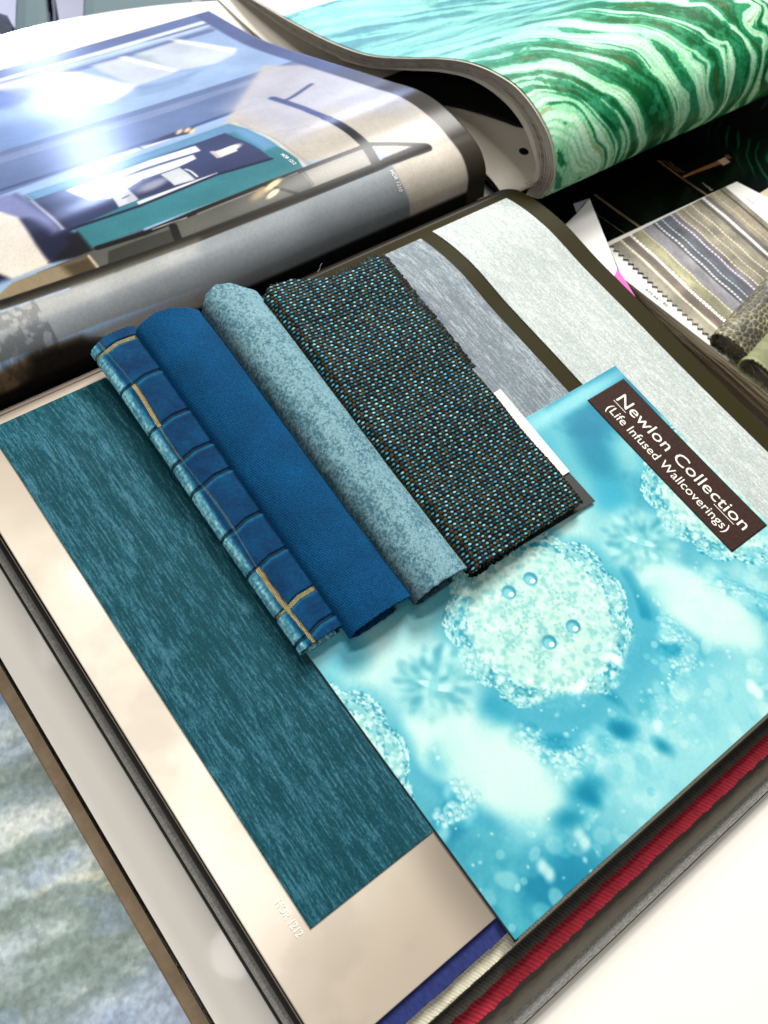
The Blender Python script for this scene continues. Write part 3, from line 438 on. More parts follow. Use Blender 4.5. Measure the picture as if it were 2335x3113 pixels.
# glass bowl rim under the rosette
bc = K(14); 
for a0 in np.linspace(-2.4, -.1, 60):
    E_((K(0)[0] + .066 * math.cos(a0) + .004, K(0)[1] + .064 * math.sin(a0)), .004, .004, 0, (16, 140, 172), .5, .35)
E_([(0.2555,0.0289)][0], .0095, .0026, .35, (232, 250, 250), .4); E_([(0.2898,0.0288)][0], .0030, .0085, .35, (232, 250, 250), .4); E_([(0.2724,0.0272)][0], .0024, .0024, 0, (160, 220, 230), .4)
# scalloped bead borders
for pl_ in ([(0.2206,0.0396),(0.2432,0.0340),(0.2650,0.0207),(0.2709,0.0048),(0.2691,-0.0105),(0.2544,-0.0019),(0.2402,-0.0048),(0.2207,0.0136),(0.2132,0.0252)], [(0.2999,0.0298),(0.3214,0.0408),(0.3329,0.0294),(0.3288,0.0175),(0.3163,0.0116),(0.3013,-0.0026),(0.2879,-0.0019),(0.2737,-0.0021),(0.2740,0.0179)]):
    cv.poly(pl_, (92, 180, 200), .0025, .9)
cv.line([(0.2726,0.0205),(0.2720,0.0040),(0.2734,-0.0102)], .0016, (60, 156, 184), .0015, .8)
def beads(path, n, wdt, seed):
    r_ = np.random.default_rng(seed); P_ = spline(path, 200)
    for k_ in range(n // 3):
        p = P_[r_.integers(200)]; E_((p[0] + r_.normal(0, wdt), p[1] + r_.normal(0, wdt)), .0045, .0035, r_.uniform(0, 3), (150, 216, 224) if k_ % 3 else (22, 146, 176), .6, .55)
    for k_ in range(n):
        p = P_[r_.integers(200)]; s_ = r_.uniform(.0006, .0019); c = (p[0] + r_.normal(0, wdt * .8), p[1] + r_.normal(0, wdt * .8))
        E_((c[0] + .0007, c[1] + .0004), s_ * 1.1, s_ * 1.1, 0, (48, 158, 182), .4, .55); E_(c, s_, s_, 0, (222, 242, 240), .7, rs.uniform(.4, .95))
beads([(0.2088,0.0283),(0.2123,0.0163),(0.2213,0.0084),(0.2277,-0.0024),(0.2384,-0.0067),(0.2506,-0.0057),(0.2637,-0.0100),(0.2673,-0.0141)], 300, .0046, 1)
beads([(0.2683,-0.0132),(0.2823,-0.0131),(0.2902,-0.0035),(0.3028,-0.0071),(0.3128,-0.0036),(0.3252,0.0002),(0.3232,0.0141),(0.3348,0.0170),(0.3353,0.0296)], 300, .0046, 2)
beads([(0.3840,0.0275),(0.3934,0.0174),(0.3977,0.0050),(0.4083,-0.0060)], 140, .0040, 3); beads([(0.1416,0.0209),(0.1512,0.0169),(0.1626,0.0206),(0.1613,0.0291)], 120, .0036, 4)
beads([(0.3325,0.1865),(0.3357,0.1758),(0.3335,0.1685)], 60, .0030, 5)
for c in [(0.2238,0.0130),(0.2620,-0.0039),(0.2858,-0.0038),(0.3238,0.0137),(0.3335,-0.0195),(0.2186,-0.0176),(0.2683,-0.0246),(0.3097,-0.0237),(0.3403,0.0488)]: E_(c, .0085, .0050, rs.uniform(0, 3), (18, 148, 178), .5, .75)
# bokeh petals towards the foot
for c_, ra_ in zip([(0.2768,-0.0353),(0.3135,-0.0448),(0.2471,-0.0395),(0.3562,-0.0227),(0.1857,-0.0092)], (.05, .045, .04, .03, .02)): E_(c_, ra_, ra_ * .7, .2, (168, 222, 226), .7, .75)
for k_ in range(420):
    p = (rs.uniform(CU0, CU1), rs.uniform(CV0, .045)); 
    t_ = (p[0] - CU0) / (CU1 - CU0)
    if p[1] > .005 + .075 * sstep(.35, .9, t_) or (p[0] < .2 and p[1] > -.01): continue
    s_ = rs.uniform(.0015, .0075); E_(p, s_, s_ * rs.uniform(.6, 1), rs.uniform(0, 3), [(186, 228, 230), (140, 208, 218), (204, 238, 234), (100, 190, 206)][rs.integers(4)], .3, rs.uniform(.2, .5))
for c in [(0.3498,-0.0368),(0.3496,-0.0323)]+[(0.1988,-0.0370),(0.1994,-0.0310),(0.1714,-0.0371),(0.1709,-0.0316),(0.3507,-0.0381),(0.3491,-0.0325),(0.2744,-0.0289),(0.2810,-0.0149)]: E_(c, .0038, .0028, .9, (226, 244, 240), .75, .75)
for c, ra, rb, an in ((K(5), .037, .0185, -1.25), (K(6), .036, .0175, -1.2)):
    for q_ in (1.25, 1.1, 1.0, .9): E_(c, ra * q_, rb * q_, an, WH, .45, .45)
    E_((c[0] + .010, c[1] - .030), .010, .007, -1.1, WH, .6, .7)
for p, q_ in zip([(0.2200,-0.0171),(0.2181,-0.0219),(0.2599,-0.0041),(0.2748,-0.0259),(0.2620,-0.0039),(0.1998,-0.0223)], (.010, .006, .006, .006, .008, .009)): E_(p, q_, q_ * .6, q_ * 300, (8, 134, 166), .95, .8)
for k_ in range(240):
    p = (rs.uniform(CU0, CU1), rs.uniform(CV0, .06)); s_ = rs.uniform(.0005, .0016)
    if vnoise(np.array([[p[0]]]), np.array([[p[1]]]), 40, 271, 2)[0, 0] > .5: E_(p, s_, s_ * .8, k_, (222, 244, 242), .95, rs.uniform(.25, .7))
cv.I = np.clip(cv.I, 0, 1) ** np.array([1.18, 1.10, 1.10]) * np.array([.97, .98, .97]); cv.I *= (1 + .05 * (vnoise(A, B, 800, 299, 2) - .5))[..., None]
ZC = .0014
def cardz(b): return np.maximum(near_z(b), 0) + ZC
pcd = thing('picture_card', 'turquoise card with jewelled flower print lying across the open page', 'card', (.29, .07, 0))
o = link('card', grid_mesh('c', np.stack([A, B, cardz(B)], -1), np.clip(cv.I, 0, 1)), mat('card_print', attr=True, rough=.35, spec=.4), pcd); solid(o, .0012)
bA, bB = np.meshgrid([CU0 - .0009, CU0 + .002], np.linspace(CV0 - .0007, CV1, 60), indexing='ij')  # black strip added as the dark shadow line beside the card
o2 = link('card_edge_shadow', grid_mesh('cb', np.stack([bA, bB, cardz(bB) - .0005], -1)), M_blackb, pcd, label='thin black strip for the shadow along the card edge'); solid(o2, .0004)
lab = [(0.4111,0.1832),(0.4103,0.0386),(0.4478,0.0383),(0.4487,0.1833)]
cl = Cv(.4112, .4490, .0383, .1833, .0012, (66, 46, 40)); 
def labz(b): return cardz(b) + .0005
lb = link('title_label', grid_mesh('l', np.stack([cl.A, cl.B, labz(cl.B)], -1)), mat('dark_brown_paper', C255(50, 34, 28), rough=.7, spec=.1, col2=C255(66, 46, 40), nscale=500), pcd, label='dark brown title label with white lettering'); solid(lb, .0005)
M_ink = mat('white_ink', C255(244, 238, 228), rough=.5)
lm = lambda a, b: (a, b, labz(b) + .00015)
T0 = [(0.4287,0.1726),(0.4291,0.0451)]; T1 = [(0.4170,0.1710),(0.4165,0.0514)]
tu = T0[0][0]
link('lettering', text_mesh('Newlon Collection', (.4303, T0[0][1]), (.4303, T0[1][1]), lm, height=.0098), M_ink, lb, smooth=False)
link('lettering', text_mesh('(Life Infused Wallcoverings)', (.4180, T1[0][1]), (.4180, T1[1][1]), lm, height=.0072), M_ink, lb, smooth=False)
for a_, b_ in ((T0[0][1] + .0005, T0[0][1] - .0125), (T0[1][1] + .026, T0[1][1] + .007)):
    Av, Bv = np.meshgrid([.4282, .4287], np.linspace(b_, a_, 6), indexing='ij'); link('underline', grid_mesh('u', np.stack([Av, Bv, labz(Bv) + .00015], -1)), M_ink, lb, smooth=False)

# ------------------------------------------------------------------ fabric cuttings, each a folded loop lying along v
def base_z(v): return np.interp(v, [.10, .125, .2, .3, .345, .38, .40], [.0022, .0028, .0055, .0125, .0155, .0155, .0145])
def cutting(name, prof, v0, v1, ns, nv, colf, dispf, thick, mt, label, cat, rag=(.0008, 400), skew=0, seed=0, rise=None, top=None):
    """prof: (u,z) curve across; colf/dispf(s, v, U, Z) give colour and height"""
    q = spline(prof, ns * 4); L = np.r_[0, np.cumsum(np.hypot(*np.diff(q, axis=0).T))]; s = np.linspace(0, L[-1], ns)
    U = np.interp(s, L, q[:, 0]); Zp = np.interp(s, L, q[:, 1]); dU = np.gradient(U); dZ = np.gradient(Zp); l = np.hypot(dU, dZ); nU, nZ = -dZ / l, dU / l
    vv = np.linspace(0, 1, nv); SS, TT = np.meshgrid(s, vv, indexing='ij')
    r0 = (vnoise(SS, SS * 0, rag[1], seed, 3) - .5) * 2 * rag[0]; r1 = (vnoise(SS, SS * 0, rag[1], seed + 1, 3) - .5) * 2 * rag[0]
    tp = (0 if top is None else np.interp(s, np.linspace(0, L[-1], len(top)), top)[:, None])
    V = v0 + r0 + (v1 + tp + r1 - v0 - r0) * TT
    h = dispf(SS, V) if dispf else 0 * V
    drift = skew * (V - v0) / (v1 - v0)
    X = U[:, None] + drift + nU[:, None] * h; Zz = Zp[:, None] + nZ[:, None] * h
    if rise is not None: Zz = Zz * (1 + rise(TT))
    Zz = Zz + base_z(V)
    me = grid_mesh(name, np.stack([X, V, Zz], -1), colf(SS, V, h)); o = link(name, me, mt, label=label, cat=cat, group='fabric cuttings on the open book'); solid(o, thick); return o, L[-1]
# profile drawn left->right so the outer side faces up (normal = left of direction)
# 1. velvet with brick pattern
P1 = [(.156, .0012), (.140, .0008), (.1318, .0018), (.1296, .0050), (.1310, .0085), (.1355, .0108), (.1420, .0112), (.151, .0106), (.159, .0098), (.1645, .0080)]
JO = [.3750, .3430, .3080, .2800, .2580, .2230, .1950, .1640, .1440]
def vel_fields(S_, V):
    q = S_; gold = np.zeros(V.shape); groove = np.zeros(V.shape); vv = V
    sl = .0400 + .0012 * np.sin(V * 60)     # longitudinal line on the face of the fold
    for i in range(len(JO)):
        lo, hi = JO[i], (JO[i - 1] if i else .40); gs = [.45, .3, 1, .5, .3, .4, .35, 1, 1][i]; w_ = [.0014, .0008, .0025, .0009, .0008, .0012, .0008, .0028, .0019][i]
        seg = (vv >= lo) & (vv < hi) if i else (vv >= lo)
        gold = np.where(seg, np.maximum(gold, gs * (1 - sstep(w_ * .5, w_ * .5 + .0004, np.abs(q - sl)))), gold)
        tw = .0003 + (.0006 if i in (0, 7) else 0) * (q > sl - .001) + (.0003 if i in (0, 7) else 0)
        ln = lo - .25 * np.clip(sl - q, 0, .02) * 0 + .0028 * np.clip((q - sl) / .01, 0, 1); d = np.abs(vv - ln)
        gold = np.maximum(gold, (1 - sstep(tw, tw + .0004, d)) * (.9 if i in (0, 7) else .12)); groove = np.maximum(groove, 1 - sstep(tw + .0004, tw + .0012, d))
    gold = np.where(vv < JO[-1], np.maximum(gold, 1 - sstep(.0009, .0013, np.abs(q - sl))), gold)
    groove = np.maximum(groove, gold)
    return gold, groove, sl
def vcol(S_, V, h):
    gold, groove, sl = vel_fields(S_, V)
    n = vnoise(S_, V, 700, 301, 3); n2 = vnoise(S_, V, 90, 302, 3)
    blue = C255(0, 38, 74) * (1 - n2[..., None]) + C255(0, 70, 110) * n2[..., None]
    edge_sheen = C255(56, 160, 182) * (1 - n[..., None]) + C255(216, 252, 250) * n[..., None]
    k = sstep(.0385, .0335, S_) * (.65 + .7 * (vnoise(S_, V, 260, 303, 2, (2.4, .25)) - .2)); k = np.clip(k, 0, 1)  # lit sheen of the rounded left edge is painted into the colour
    I = blue * (1 - k[..., None]) + edge_sheen * k[..., None]
    jn = 0 * V
    for lo in JO: jn = np.maximum(jn, np.exp(-((V - lo - .0028 * np.clip((S_ - sl) / .01, 0, 1) + .0022) / .0011) ** 2))
    I = I + (C255(30, 120, 150) - I) * (.5 * jn * (1 - k))[..., None]  # teal highlight beside the joints, painted in
    halo = np.clip(groove - gold, 0, 1); I = I * (1 - .75 * halo[..., None]) + C255(0, 22, 40) * .75 * halo[..., None]
    gw = .5 + .5 * np.sin(S_ * 2 * np.pi / .0010 + V * 2 * np.pi / .0012) * np.sin(V * 2 * np.pi / .0011); g = C255(46, 38, 14) * (1 - gw[..., None]) + C255(222, 200, 140) * gw[..., None]
    I = I * (1 - gold[..., None]) + g * gold[..., None]; return I * (.85 + .3 * n[..., None])
def vdis(S_, V):
    gold, groove, sl = vel_fields(S_, V); return .0002 * vnoise(S_, V, 900, 305, 2) - .0009 * groove
M_velvet = mat('velvet', attr=True, rough=.8, spec=.12, bump=.5, bscale=1500)
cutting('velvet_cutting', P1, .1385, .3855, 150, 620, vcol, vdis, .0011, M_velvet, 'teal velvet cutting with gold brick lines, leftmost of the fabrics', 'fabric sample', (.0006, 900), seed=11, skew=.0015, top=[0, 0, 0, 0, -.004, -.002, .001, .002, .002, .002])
# 2. cobalt wool felt
P2 = [(.192, .0022), (.178, .0016), (.1645, .0028), (.1590, .0065), (.1604, .0110), (.1680, .0152), (.1790, .0170), (.1900, .0162), (.1985, .0142), (.2048, .0100)]
def twill(S_, V): a = (S_ + V) * 2 * np.pi / .0023; b = (S_ - V) * 2 * np.pi / .0023; return np.clip(.5 + .5 * np.sin(a + .8 * np.sin(b)) * np.cos(b * .5), 0, 1)
def fcol(S_, V, h):
    r = np.random.default_rng(31).random(S_.shape); n2 = vnoise(S_, V, 60, 312, 3); n = np.clip(.75 * twill(S_, V) + .6 * r - .12, 0, 1)
    I = C255(0, 34, 68) * (1 - n[..., None]) + C255(2, 90, 136) * n[..., None]; return I * (.88 + .24 * n2[..., None])
M_felt = mat('wool_felt', attr=True, rough=.9, sheen=.08, spec=.15, sheen_tint=(.1, .5, .9), bump=.9, bscale=1100)
cutting('felt_cutting', P2, .1300, .3790, 200, 760, fcol, lambda S_, V: .00030 * twill(S_, V) + .0006 * vnoise(S_, V, 45, 314, 3), .0016, M_felt, 'plain cobalt blue wool cutting folded beside the brick velvet', 'fabric sample', (.0005, 300), seed=21, skew=.0035, top=[0, 0, 0, 0, .001, .003, .004, .003, -.001, -.003])
# 3. pale teal crushed velvet
P3 = [(.234, .0022), (.222, .0018), (.2085, .0030), (.2038, .0070), (.2055, .0125), (.2130, .0168), (.2230, .0182), (.2340, .0170), (.2420, .0135), (.2470, .0095)]
def lcol(S_, V, h):
    n = vnoise(S_, V, 110, 321, 5, (2, .7)); f = vnoise(S_, V, 900, 322, 2); rb = .5 + .5 * np.sin(2 * np.pi * V / .0013 + 3 * vnoise(S_, V, 150, 323, 2)) * np.sin(2 * np.pi * S_ / .0016)
    k = np.clip(sstep(.22, .70, n * .38 + f * .62) + .25 * sstep(.046, .060, S_), 0, 1); I = C255(44, 92, 108) * (1 - k[..., None]) + C255(124, 164, 174) * k[..., None]
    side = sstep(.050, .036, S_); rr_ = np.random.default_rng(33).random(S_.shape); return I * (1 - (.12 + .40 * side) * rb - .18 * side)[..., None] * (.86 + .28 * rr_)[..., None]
M_lv = mat('pale_velvet', attr=True, rough=.6, spec=.2, sheen=.2, sheen_tint=(.75, .95, .95), bump=.5, bscale=1300)
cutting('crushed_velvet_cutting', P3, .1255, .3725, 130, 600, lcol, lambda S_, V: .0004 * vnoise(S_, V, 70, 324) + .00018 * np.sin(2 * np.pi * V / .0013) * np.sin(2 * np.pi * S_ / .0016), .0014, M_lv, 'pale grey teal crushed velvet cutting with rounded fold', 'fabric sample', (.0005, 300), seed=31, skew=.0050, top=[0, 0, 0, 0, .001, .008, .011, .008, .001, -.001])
# 4. black, brown and turquoise tweed
P4 = [(.300, .0022), (.270, .0020), (.2500, .0024), (.2452, .0058), (.2458, .0112), (.2500, .0140), (.262, .0134), (.29, .0112), (.32, .0096), (.3440, .0086)]
PT = .0029
def tw(S_, V):
    x = S_ / PT + .8 * vnoise(S_, V, 45, 340, 2); y = V / (PT * .92) + .6 * vnoise(S_, V, 40, 341, 2); j = np.floor(y); xs = x + .5 * (j % 2); i = np.floor(xs); fx = xs - i - .5; fy = y - j - .5
    rr_ = np.random.default_rng(5); T = rr_.random((97, 89)); T2 = rr_.random((97, 89)); ii = i.astype(int) % 97; jj = j.astype(int) % 89
    fx = fx + (T2[ii, jj] - .5) * .16; fy = fy + (T[ii, jj] - .5) * .16
    kind = (i.astype(int) + (j.astype(int) // 1)) % 2
    return fx, fy, kind, T[ii, jj], T2[ii, jj]
def tcol(S_, V, h):
    fx, fy, kind, a, b = tw(S_, V)
    r = np.hypot(fx * 1.05 + fy * .6, fy * 1.7 - fx * .2); cy = (1 - sstep(.34, .56, r)) * (.75 + .4 * b); rb_ = 1 - sstep(.36, .56, np.hypot(fx, fy)); st = .6 + .5 * np.sin((fx - fy) * 26)
    cyc = C255(30, 140, 180) * (1 - a[..., None]) + C255(150, 232, 255) * a[..., None]; br = C255(34, 32, 14) * (1 - b[..., None]) + C255(88, 76, 40) * b[..., None]
    I = np.zeros(S_.shape + (3,)); I[:] = C255(5, 9, 7)
    m1 = (cy * (kind == 0))[..., None]; m2 = (rb_ * (kind == 1))[..., None]
    I = I * (1 - m1) + cyc * (.55 + .5 * st[..., None]) * m1; I = I * (1 - m2) + br * (.6 + .4 * st[..., None]) * m2; return np.clip(I, 0, 1)
def tdis(S_, V):
    fx, fy, kind, a, b = tw(S_, V); r = np.clip(1 - (np.hypot(fx, fy) / .62) ** 2, 0, 1); return .0009 * np.sqrt(r) + .0007 * np.sin(V * 95) * sstep(.05, .09, S_)
M_tw = mat('tweed_yarn', attr=True, rough=.65, spec=.12)
to, tl = cutting('tweed_cutting', P4, .1215, .3560, 520, 960, tcol, tdis, .0016, M_tw, 'nubby black and brown tweed cutting flecked with turquoise', 'fabric sample', (.0010, 300), seed=41, skew=.0055, top=[0, 0, 0, 0, .012, .010, .002, -.002, -.001, .001])
# frayed threads of the tweed
def threads(name, P0, mt, parent, n, ln, rad, dirf, seed, label=None):
    r_ = np.random.default_rng(seed); bm = bmesh.new()
    for k_ in range(n):
        p = np.array(P0(r_)); d = np.array(dirf(r_)); d = d / np.linalg.norm(d); side = np.cross(d, [0, 0, 1]); side /= np.linalg.norm(side) + 1e-9; l = ln * r_.uniform(.4, 1.3); prev = None
        for j in range(4):
            c = p + d * l * j / 3 + side * r_.normal(0, l * .12) * (j > 0); rr_ = rad * (1 - .2 * j)
            ring = [bm.verts.new(c + rr_ * (math.cos(a) * side + math.sin(a) * np.array([0, 0, 1]))) for a in (0, 2.09, 4.19)]
            if prev: [bm.faces.new([prev[q], prev[(q + 1) % 3], ring[(q + 1) % 3], ring[q]]) for q in range(3)]
            prev = ring
    me = D.meshes.new(name); bm.to_mesh(me); bm.free(); o = link(name, me, mt, parent)
    if label: o['label'] = label
    return o
def tz(v): return float(base_z(v))
M_yb = mat('black_yarn', C255(12, 14, 12), rough=.7); M_yc = mat('teal_yarn', C255(60, 120, 130), rough=.5); M_yw = mat('brown_yarn', C255(74, 60, 38), rough=.7)
for q_, (mt_, n_, sd) in enumerate([(M_yb, 260, 1), (M_yc, 60, 2), (M_yw, 110, 3)]):
    threads('fringe', lambda r_: (lambda v: (.3432 + .0055 * (v - .1215) / .235 + r_.normal(0, .0004), v, tz(v) + .0080 - r_.uniform(0, .0025)))(r_.uniform(.122, .357)), mt_, to, n_, .0022, .00022, lambda r_: (1, r_.normal(0, .6), r_.normal(-.1, .3)), sd)
    threads('fringe', lambda r_: (lambda u: (u, .3575 + .004 * (u < .262), tz(.356) + .0095))(r_.uniform(.252, .348)), mt_, to, n_ // 2, .0020, .00022, lambda r_: (r_.normal(0, .6), 1, r_.normal(0, .4)), sd + 5)
    threads('fringe', lambda r_: (r_.uniform(.25, .343), .1220, tz(.1215) + .0085 - r_.uniform(0, .002)), mt_, to, n_ // 3, .0014, .00022, lambda r_: (r_.normal(0, .5), -1, r_.normal(0, .3)), sd + 9)
# dark under layer of the tweed, frayed
AA, BB = np.meshgrid(np.linspace(.26, .3535, 150), np.linspace(.245, .3600, 200), indexing='ij')
jag = (vnoise(BB, BB * 0, 500, 351, 2) - .5) * .0024; k_ = (AA - .26) / .0935; XX = AA + k_ ** 6 * (jag + .0035 * (BB - .245) / .115)
fx, fy, kd, a_, b_ = tw(AA, BB); hh = np.clip(1 - np.hypot(fx, fy) * 1.5, 0, 1); YY = BB + sstep(.352, .36, BB) * (vnoise(AA, AA * 0, 500, 352, 2) - .5) * .003
I = C255(8, 12, 10) + (C255(60, 110, 120) - C255(8, 12, 10)) * (hh * (a_ > .7))[..., None]
o = link('under_layer', grid_mesh('ul', np.stack([XX, YY, base_z(BB) + .0045 + .0008 * hh], -1), I), M_tw, to, label='frayed dark under layer'); solid(o, .0012)
# black backing board and white slip showing beside the tweed
bk = link('backing_board', prism([(.148, .1420), (.20, .1335), (.26, .1300), (.26, .1225), (.3562, .1185), (.3566, .1450), (.3560, .2260), (.3605, .2480), (.3600, .30), (.3600, .345), (.148, .355)], .0058, .0066, .0001), M_blackb, label='thin black board under the fabric cuttings', cat='board', smooth=False)
bk.location = (0, 0, -.0022)
link('white_slip', prism([(.32, .1452), (.3566, .1452), (.3612, .2240), (.32, .2240)], .0050, .0055, .0001), mat('white_card', C255(238, 234, 226), rough=.6), label='narrow white card slip between tweed cutting and turquoise card', cat='card', smooth=False)
# loose pale fibre at the top of the tweed
fb = threads('loose_thread', lambda r_: (.2985, .3640, tz(.36) + .012), mat('pale_fibre', C255(200, 190, 180), rough=.6), None, 1, .016, .00018, lambda r_: (.9, .45, .3), 3); fb['label'] = 'short pale loose thread sticking out above the tweed'; fb['category'] = 'thread'

# ------------------------------------------------------------------ the marbled paper book
mb = thing('marbled_paper_book', 'thick book bent open with green marbled paper on its curled page', 'book', (.8, .55, TZ))
UM = .540
cv = Cv(UM + .0005, 1.12, 0, MAR.len, .0009, (60, 140, 90)); A, S_ = cv.A, cv.B
wA = A + .05 * (vnoise(A, S_, 9, 401, 4) - .5) + .03 * (vnoise(A, S_, 25, 402, 3) - .5); wS = S_ + .09 * (vnoise(A, S_, 7, 403, 4) - .5) + .03 * (vnoise(A, S_, 28, 404, 3) - .5)
# concentric streaks round the near corner, torn into swirls further along
def warp(x, y, amp, sc, sd): return x + amp * (vnoise(x, y, sc, sd, 2) - .5), y + amp * (vnoise(x, y, sc, sd + 1, 2) - .5)
sw = sstep(.66, .82, A - .25 * S_) * .72 + .28
wA, wS = warp(A, S_, .035, 9, 431)
for q_, (am, sc_) in enumerate(((.085, 11), (.05, 24), (.02, 52))): 
    x2, y2 = warp(wA, wS, am, sc_, 440 + 3 * q_); wA, wS = wA + (x2 - wA) * sw, wS + (y2 - wS) * sw
rr1 = np.hypot((wA - .525) * 1.15, (wS + .01) * .92) + .012 * vnoise(wA, wS, 30, 460, 3, (.7, 1.3))
def n1d(x, f, sd): return vnoise(x, x * 0 + .37, f, sd, 1)
b1 = n1d(rr1, 105, 450); b2 = n1d(rr1, 380, 451); b3 = n1d(rr1, 900, 452); tear = vnoise(wA, wS, 48, 453, 5, (1, .5)); hz = vnoise(A, S_, 650, 454, 3); blot = vnoise(A, S_, 120, 455, 4)
pal = b1 * .52 + b2 * .32 + (tear - .5) * .42 + .10
fzz = (blot - .5) * .10 + (hz - .5) * .10
G0, G1, G2, G3 = C255(6, 84, 40), C255(40, 138, 92), C255(150, 222, 172), C255(200, 248, 212)
I = G0 + (G1 - G0) * sstep(.30, .52, pal + fzz)[..., None]; I = I + (C255(66, 160, 120) - I) * (sstep(.55, .7, blot) * .5)[..., None]
I = I + (G2 - I) * sstep(.535, .565, pal + fzz * .4)[..., None]; I = I + (G3 - I) * (sstep(.60, .66, pal) * sstep(.25, .5, b3))[..., None]
edge = np.exp(-((pal - .530) / .007) ** 2); I = I + (C255(20, 96, 52) - I) * (edge * .55)[..., None]
edge = np.exp(-((b2 - .5) / .03) ** 2) * sstep(.60, .64, pal); I = I + (C255(130, 128, 66) - I) * (edge * .55)[..., None]
I = I + (C255(96, 96, 34) - I) * (sstep(.36, .26, pal) * sstep(.5, .6, vnoise(wA, wS, 26, 409, 3)) * .8)[..., None]
# calmer, bluer streaks on the far slope
cool = sstep(.15, .30, S_ + .30 * (.70 - A)) * sstep(1.0, .72, A)
b4 = vnoise(wA, wS, 16, 456, 5, (.5, 3)); cI = C255(60, 122, 124) + (C255(112, 172, 158) - C255(60, 122, 124)) * sstep(.40, .62, b4)[..., None]; cI = cI + (C255(146, 206, 184) - cI) * (sstep(.50, .6, pal) * .5)[..., None]
I = I + (cI - I) * (cool * .92)[..., None]; I *= (.86 + .28 * hz)[..., None]
ssw = [(0.5678,0.4890)][0][1]
I = I + (C255(238, 236, 236) - I) * sstep(ssw - .001, ssw + .001, S_)[..., None]
V, ZZ = MAR.at(S_)
M_marb = mat('marbled_print', attr=True, rough=.5, spec=.12)
o = link('marbled_page', grid_mesh('mp', np.stack([A, V, ZZ], -1), np.clip(I, 0, 1)), M_marb, mb); solid(o, .0006)
# stack of pages bent under it: many thin layers
rs = np.random.default_rng(9); bm = bmesh.new(); SSs = np.linspace(0, MAR.len, 150)
INN = np.array([(.3835, -.009), (.379, .006), (.390, .022), (.407, .036), (.428, .042), (.451, .041), (.483, .033), (.516, .018), (.561, -.009), (.611, -.038), (.652, -.056), (.697, -.070), (.745, -.0815), (.80, -.090), (.87, -.101)])
inQ = spline(INN, 300); inL = np.r_[0, np.cumsum(np.hypot(*np.diff(inQ, axis=0).T))]; inL /= inL[-1]
def layer(t, s01):
    v, z = MAR.at(s01 * MAR.len, -.0006); vi = np.interp(s01, inL, inQ[:, 0]); zi = np.interp(s01, inL, inQ[:, 1]); return v * (1 - t) + vi * t, z * (1 - t) + zi * t
NL = 20
def layers_mesh(ts, u0s, th=.42, u1=1.1, gap=1.0):
    bm = bmesh.new(); s01 = np.linspace(0, 1, 130)
    for t_, u0 in zip(ts, u0s):
        va, za = layer(t_, s01); vb, zb = layer(min(1, t_ + th), s01)
        R = []
        for j in range(len(s01)):
            R.append([bm.verts.new((u0, va[j], za[j])), bm.verts.new((u0, vb[j], zb[j])), bm.verts.new((u1, vb[j], zb[j])), bm.verts.new((u1, va[j], za[j]))])
        for j in range(len(s01) - 1):
            for q in range(4): bm.faces.new([R[j][q], R[j][(q + 1) % 4], R[j + 1][(q + 1) % 4], R[j + 1][q]])
        bm.faces.new(R[0]); bm.faces.new(R[-1][::-1])
    bmesh.ops.recalc_face_normals(bm, faces=bm.faces); me = D.meshes.new('lay'); bm.to_mesh(me); bm.free(); return me
ts = np.linspace(0.0, .93, NL); link('page_block', layers_mesh(ts, UM + rs.uniform(-.0008, .0014, NL), .039), mat('paper_edges', C255(116, 108, 96), rough=.8, col2=C255(176, 168, 152), nscale=300, nstretch=(.3, .3, 1)), mb, smooth=False)
ts = np.linspace(0.02, .90, 9); link('page_edge_lines', layers_mesh(ts, UM + rs.uniform(-.0016, -.0004, 9), .018), mat('paper_edges_light', C255(206, 198, 184), rough=.7), mb, smooth=False)
M_leaf = mat('paper_leaf', C255(220, 214, 200), rough=.6)
for off_, e_ in ((.0016, .0), (.0050, .008), (.0085, .016)):   # inner leaves that have come away from the stack
    q = np.array([(.388 + e_ * .3, -.015), (.3800 + off_ * .7, -.004), (.3790 + off_, .008), (.3880 + off_ * 1.1, .0215 - off_ * .35), (.4065 + off_ * .9, .0345 - off_ * .55), (.428 + off_ * .5, .0405 - off_ * .7), (.451, .0400 - off_ * .6), (.483, .0325 - off_ * .4), (.516, .0175 - off_ * .3), (.561, -.0092 - off_ * .2), (.611, -.0385 - off_ * .1), (.66, -.060)])
    Q = spline(q, 120); AA, JJ = np.meshgrid([UM + .001 + off_ * .3, .8, 1.1], np.arange(120), indexing='ij')
    o = link('loose_leaf', grid_mesh('lf', np.stack([AA, Q[JJ, 0], Q[JJ, 1]], -1)), M_leaf, mb); solid(o, .0005)
WP = [(.3925, -.0215), (.40, -.0180), (.43, -.0150), (.46, -.0140), (.50, -.0190), (.55, -.037), (.611, -.062), (.70, -.088), (.80, -.1005), (.87, -.1035)]
Q = spline(WP, 160); AA, JJ = np.meshgrid(np.r_[.5215, .5225, .53, .6, .9, 1.1], np.arange(160), indexing='ij')
ip = link('inner_page', grid_mesh('wp', np.stack([AA, Q[JJ, 0], Q[JJ, 1]], -1)), mat('white_page', C255(232, 224, 208), rough=.35), mb); solid(ip, .0012)
BL = [(0.5125,0.5889),(0.5191,0.5727),(0.5422,0.5422),(0.5531,0.5208),(0.5679,0.4861),(0.5846,0.4542),(0.5906,0.4484),(0.5926,0.4405),(0.5853,0.4225)]  # black sheet added where the hollow of the curl lies in shadow
BL = sorted(BL, key=lambda p: p[1]); bv = np.array([p[1] for p in BL]); bu = np.array([p[0] for p in BL])
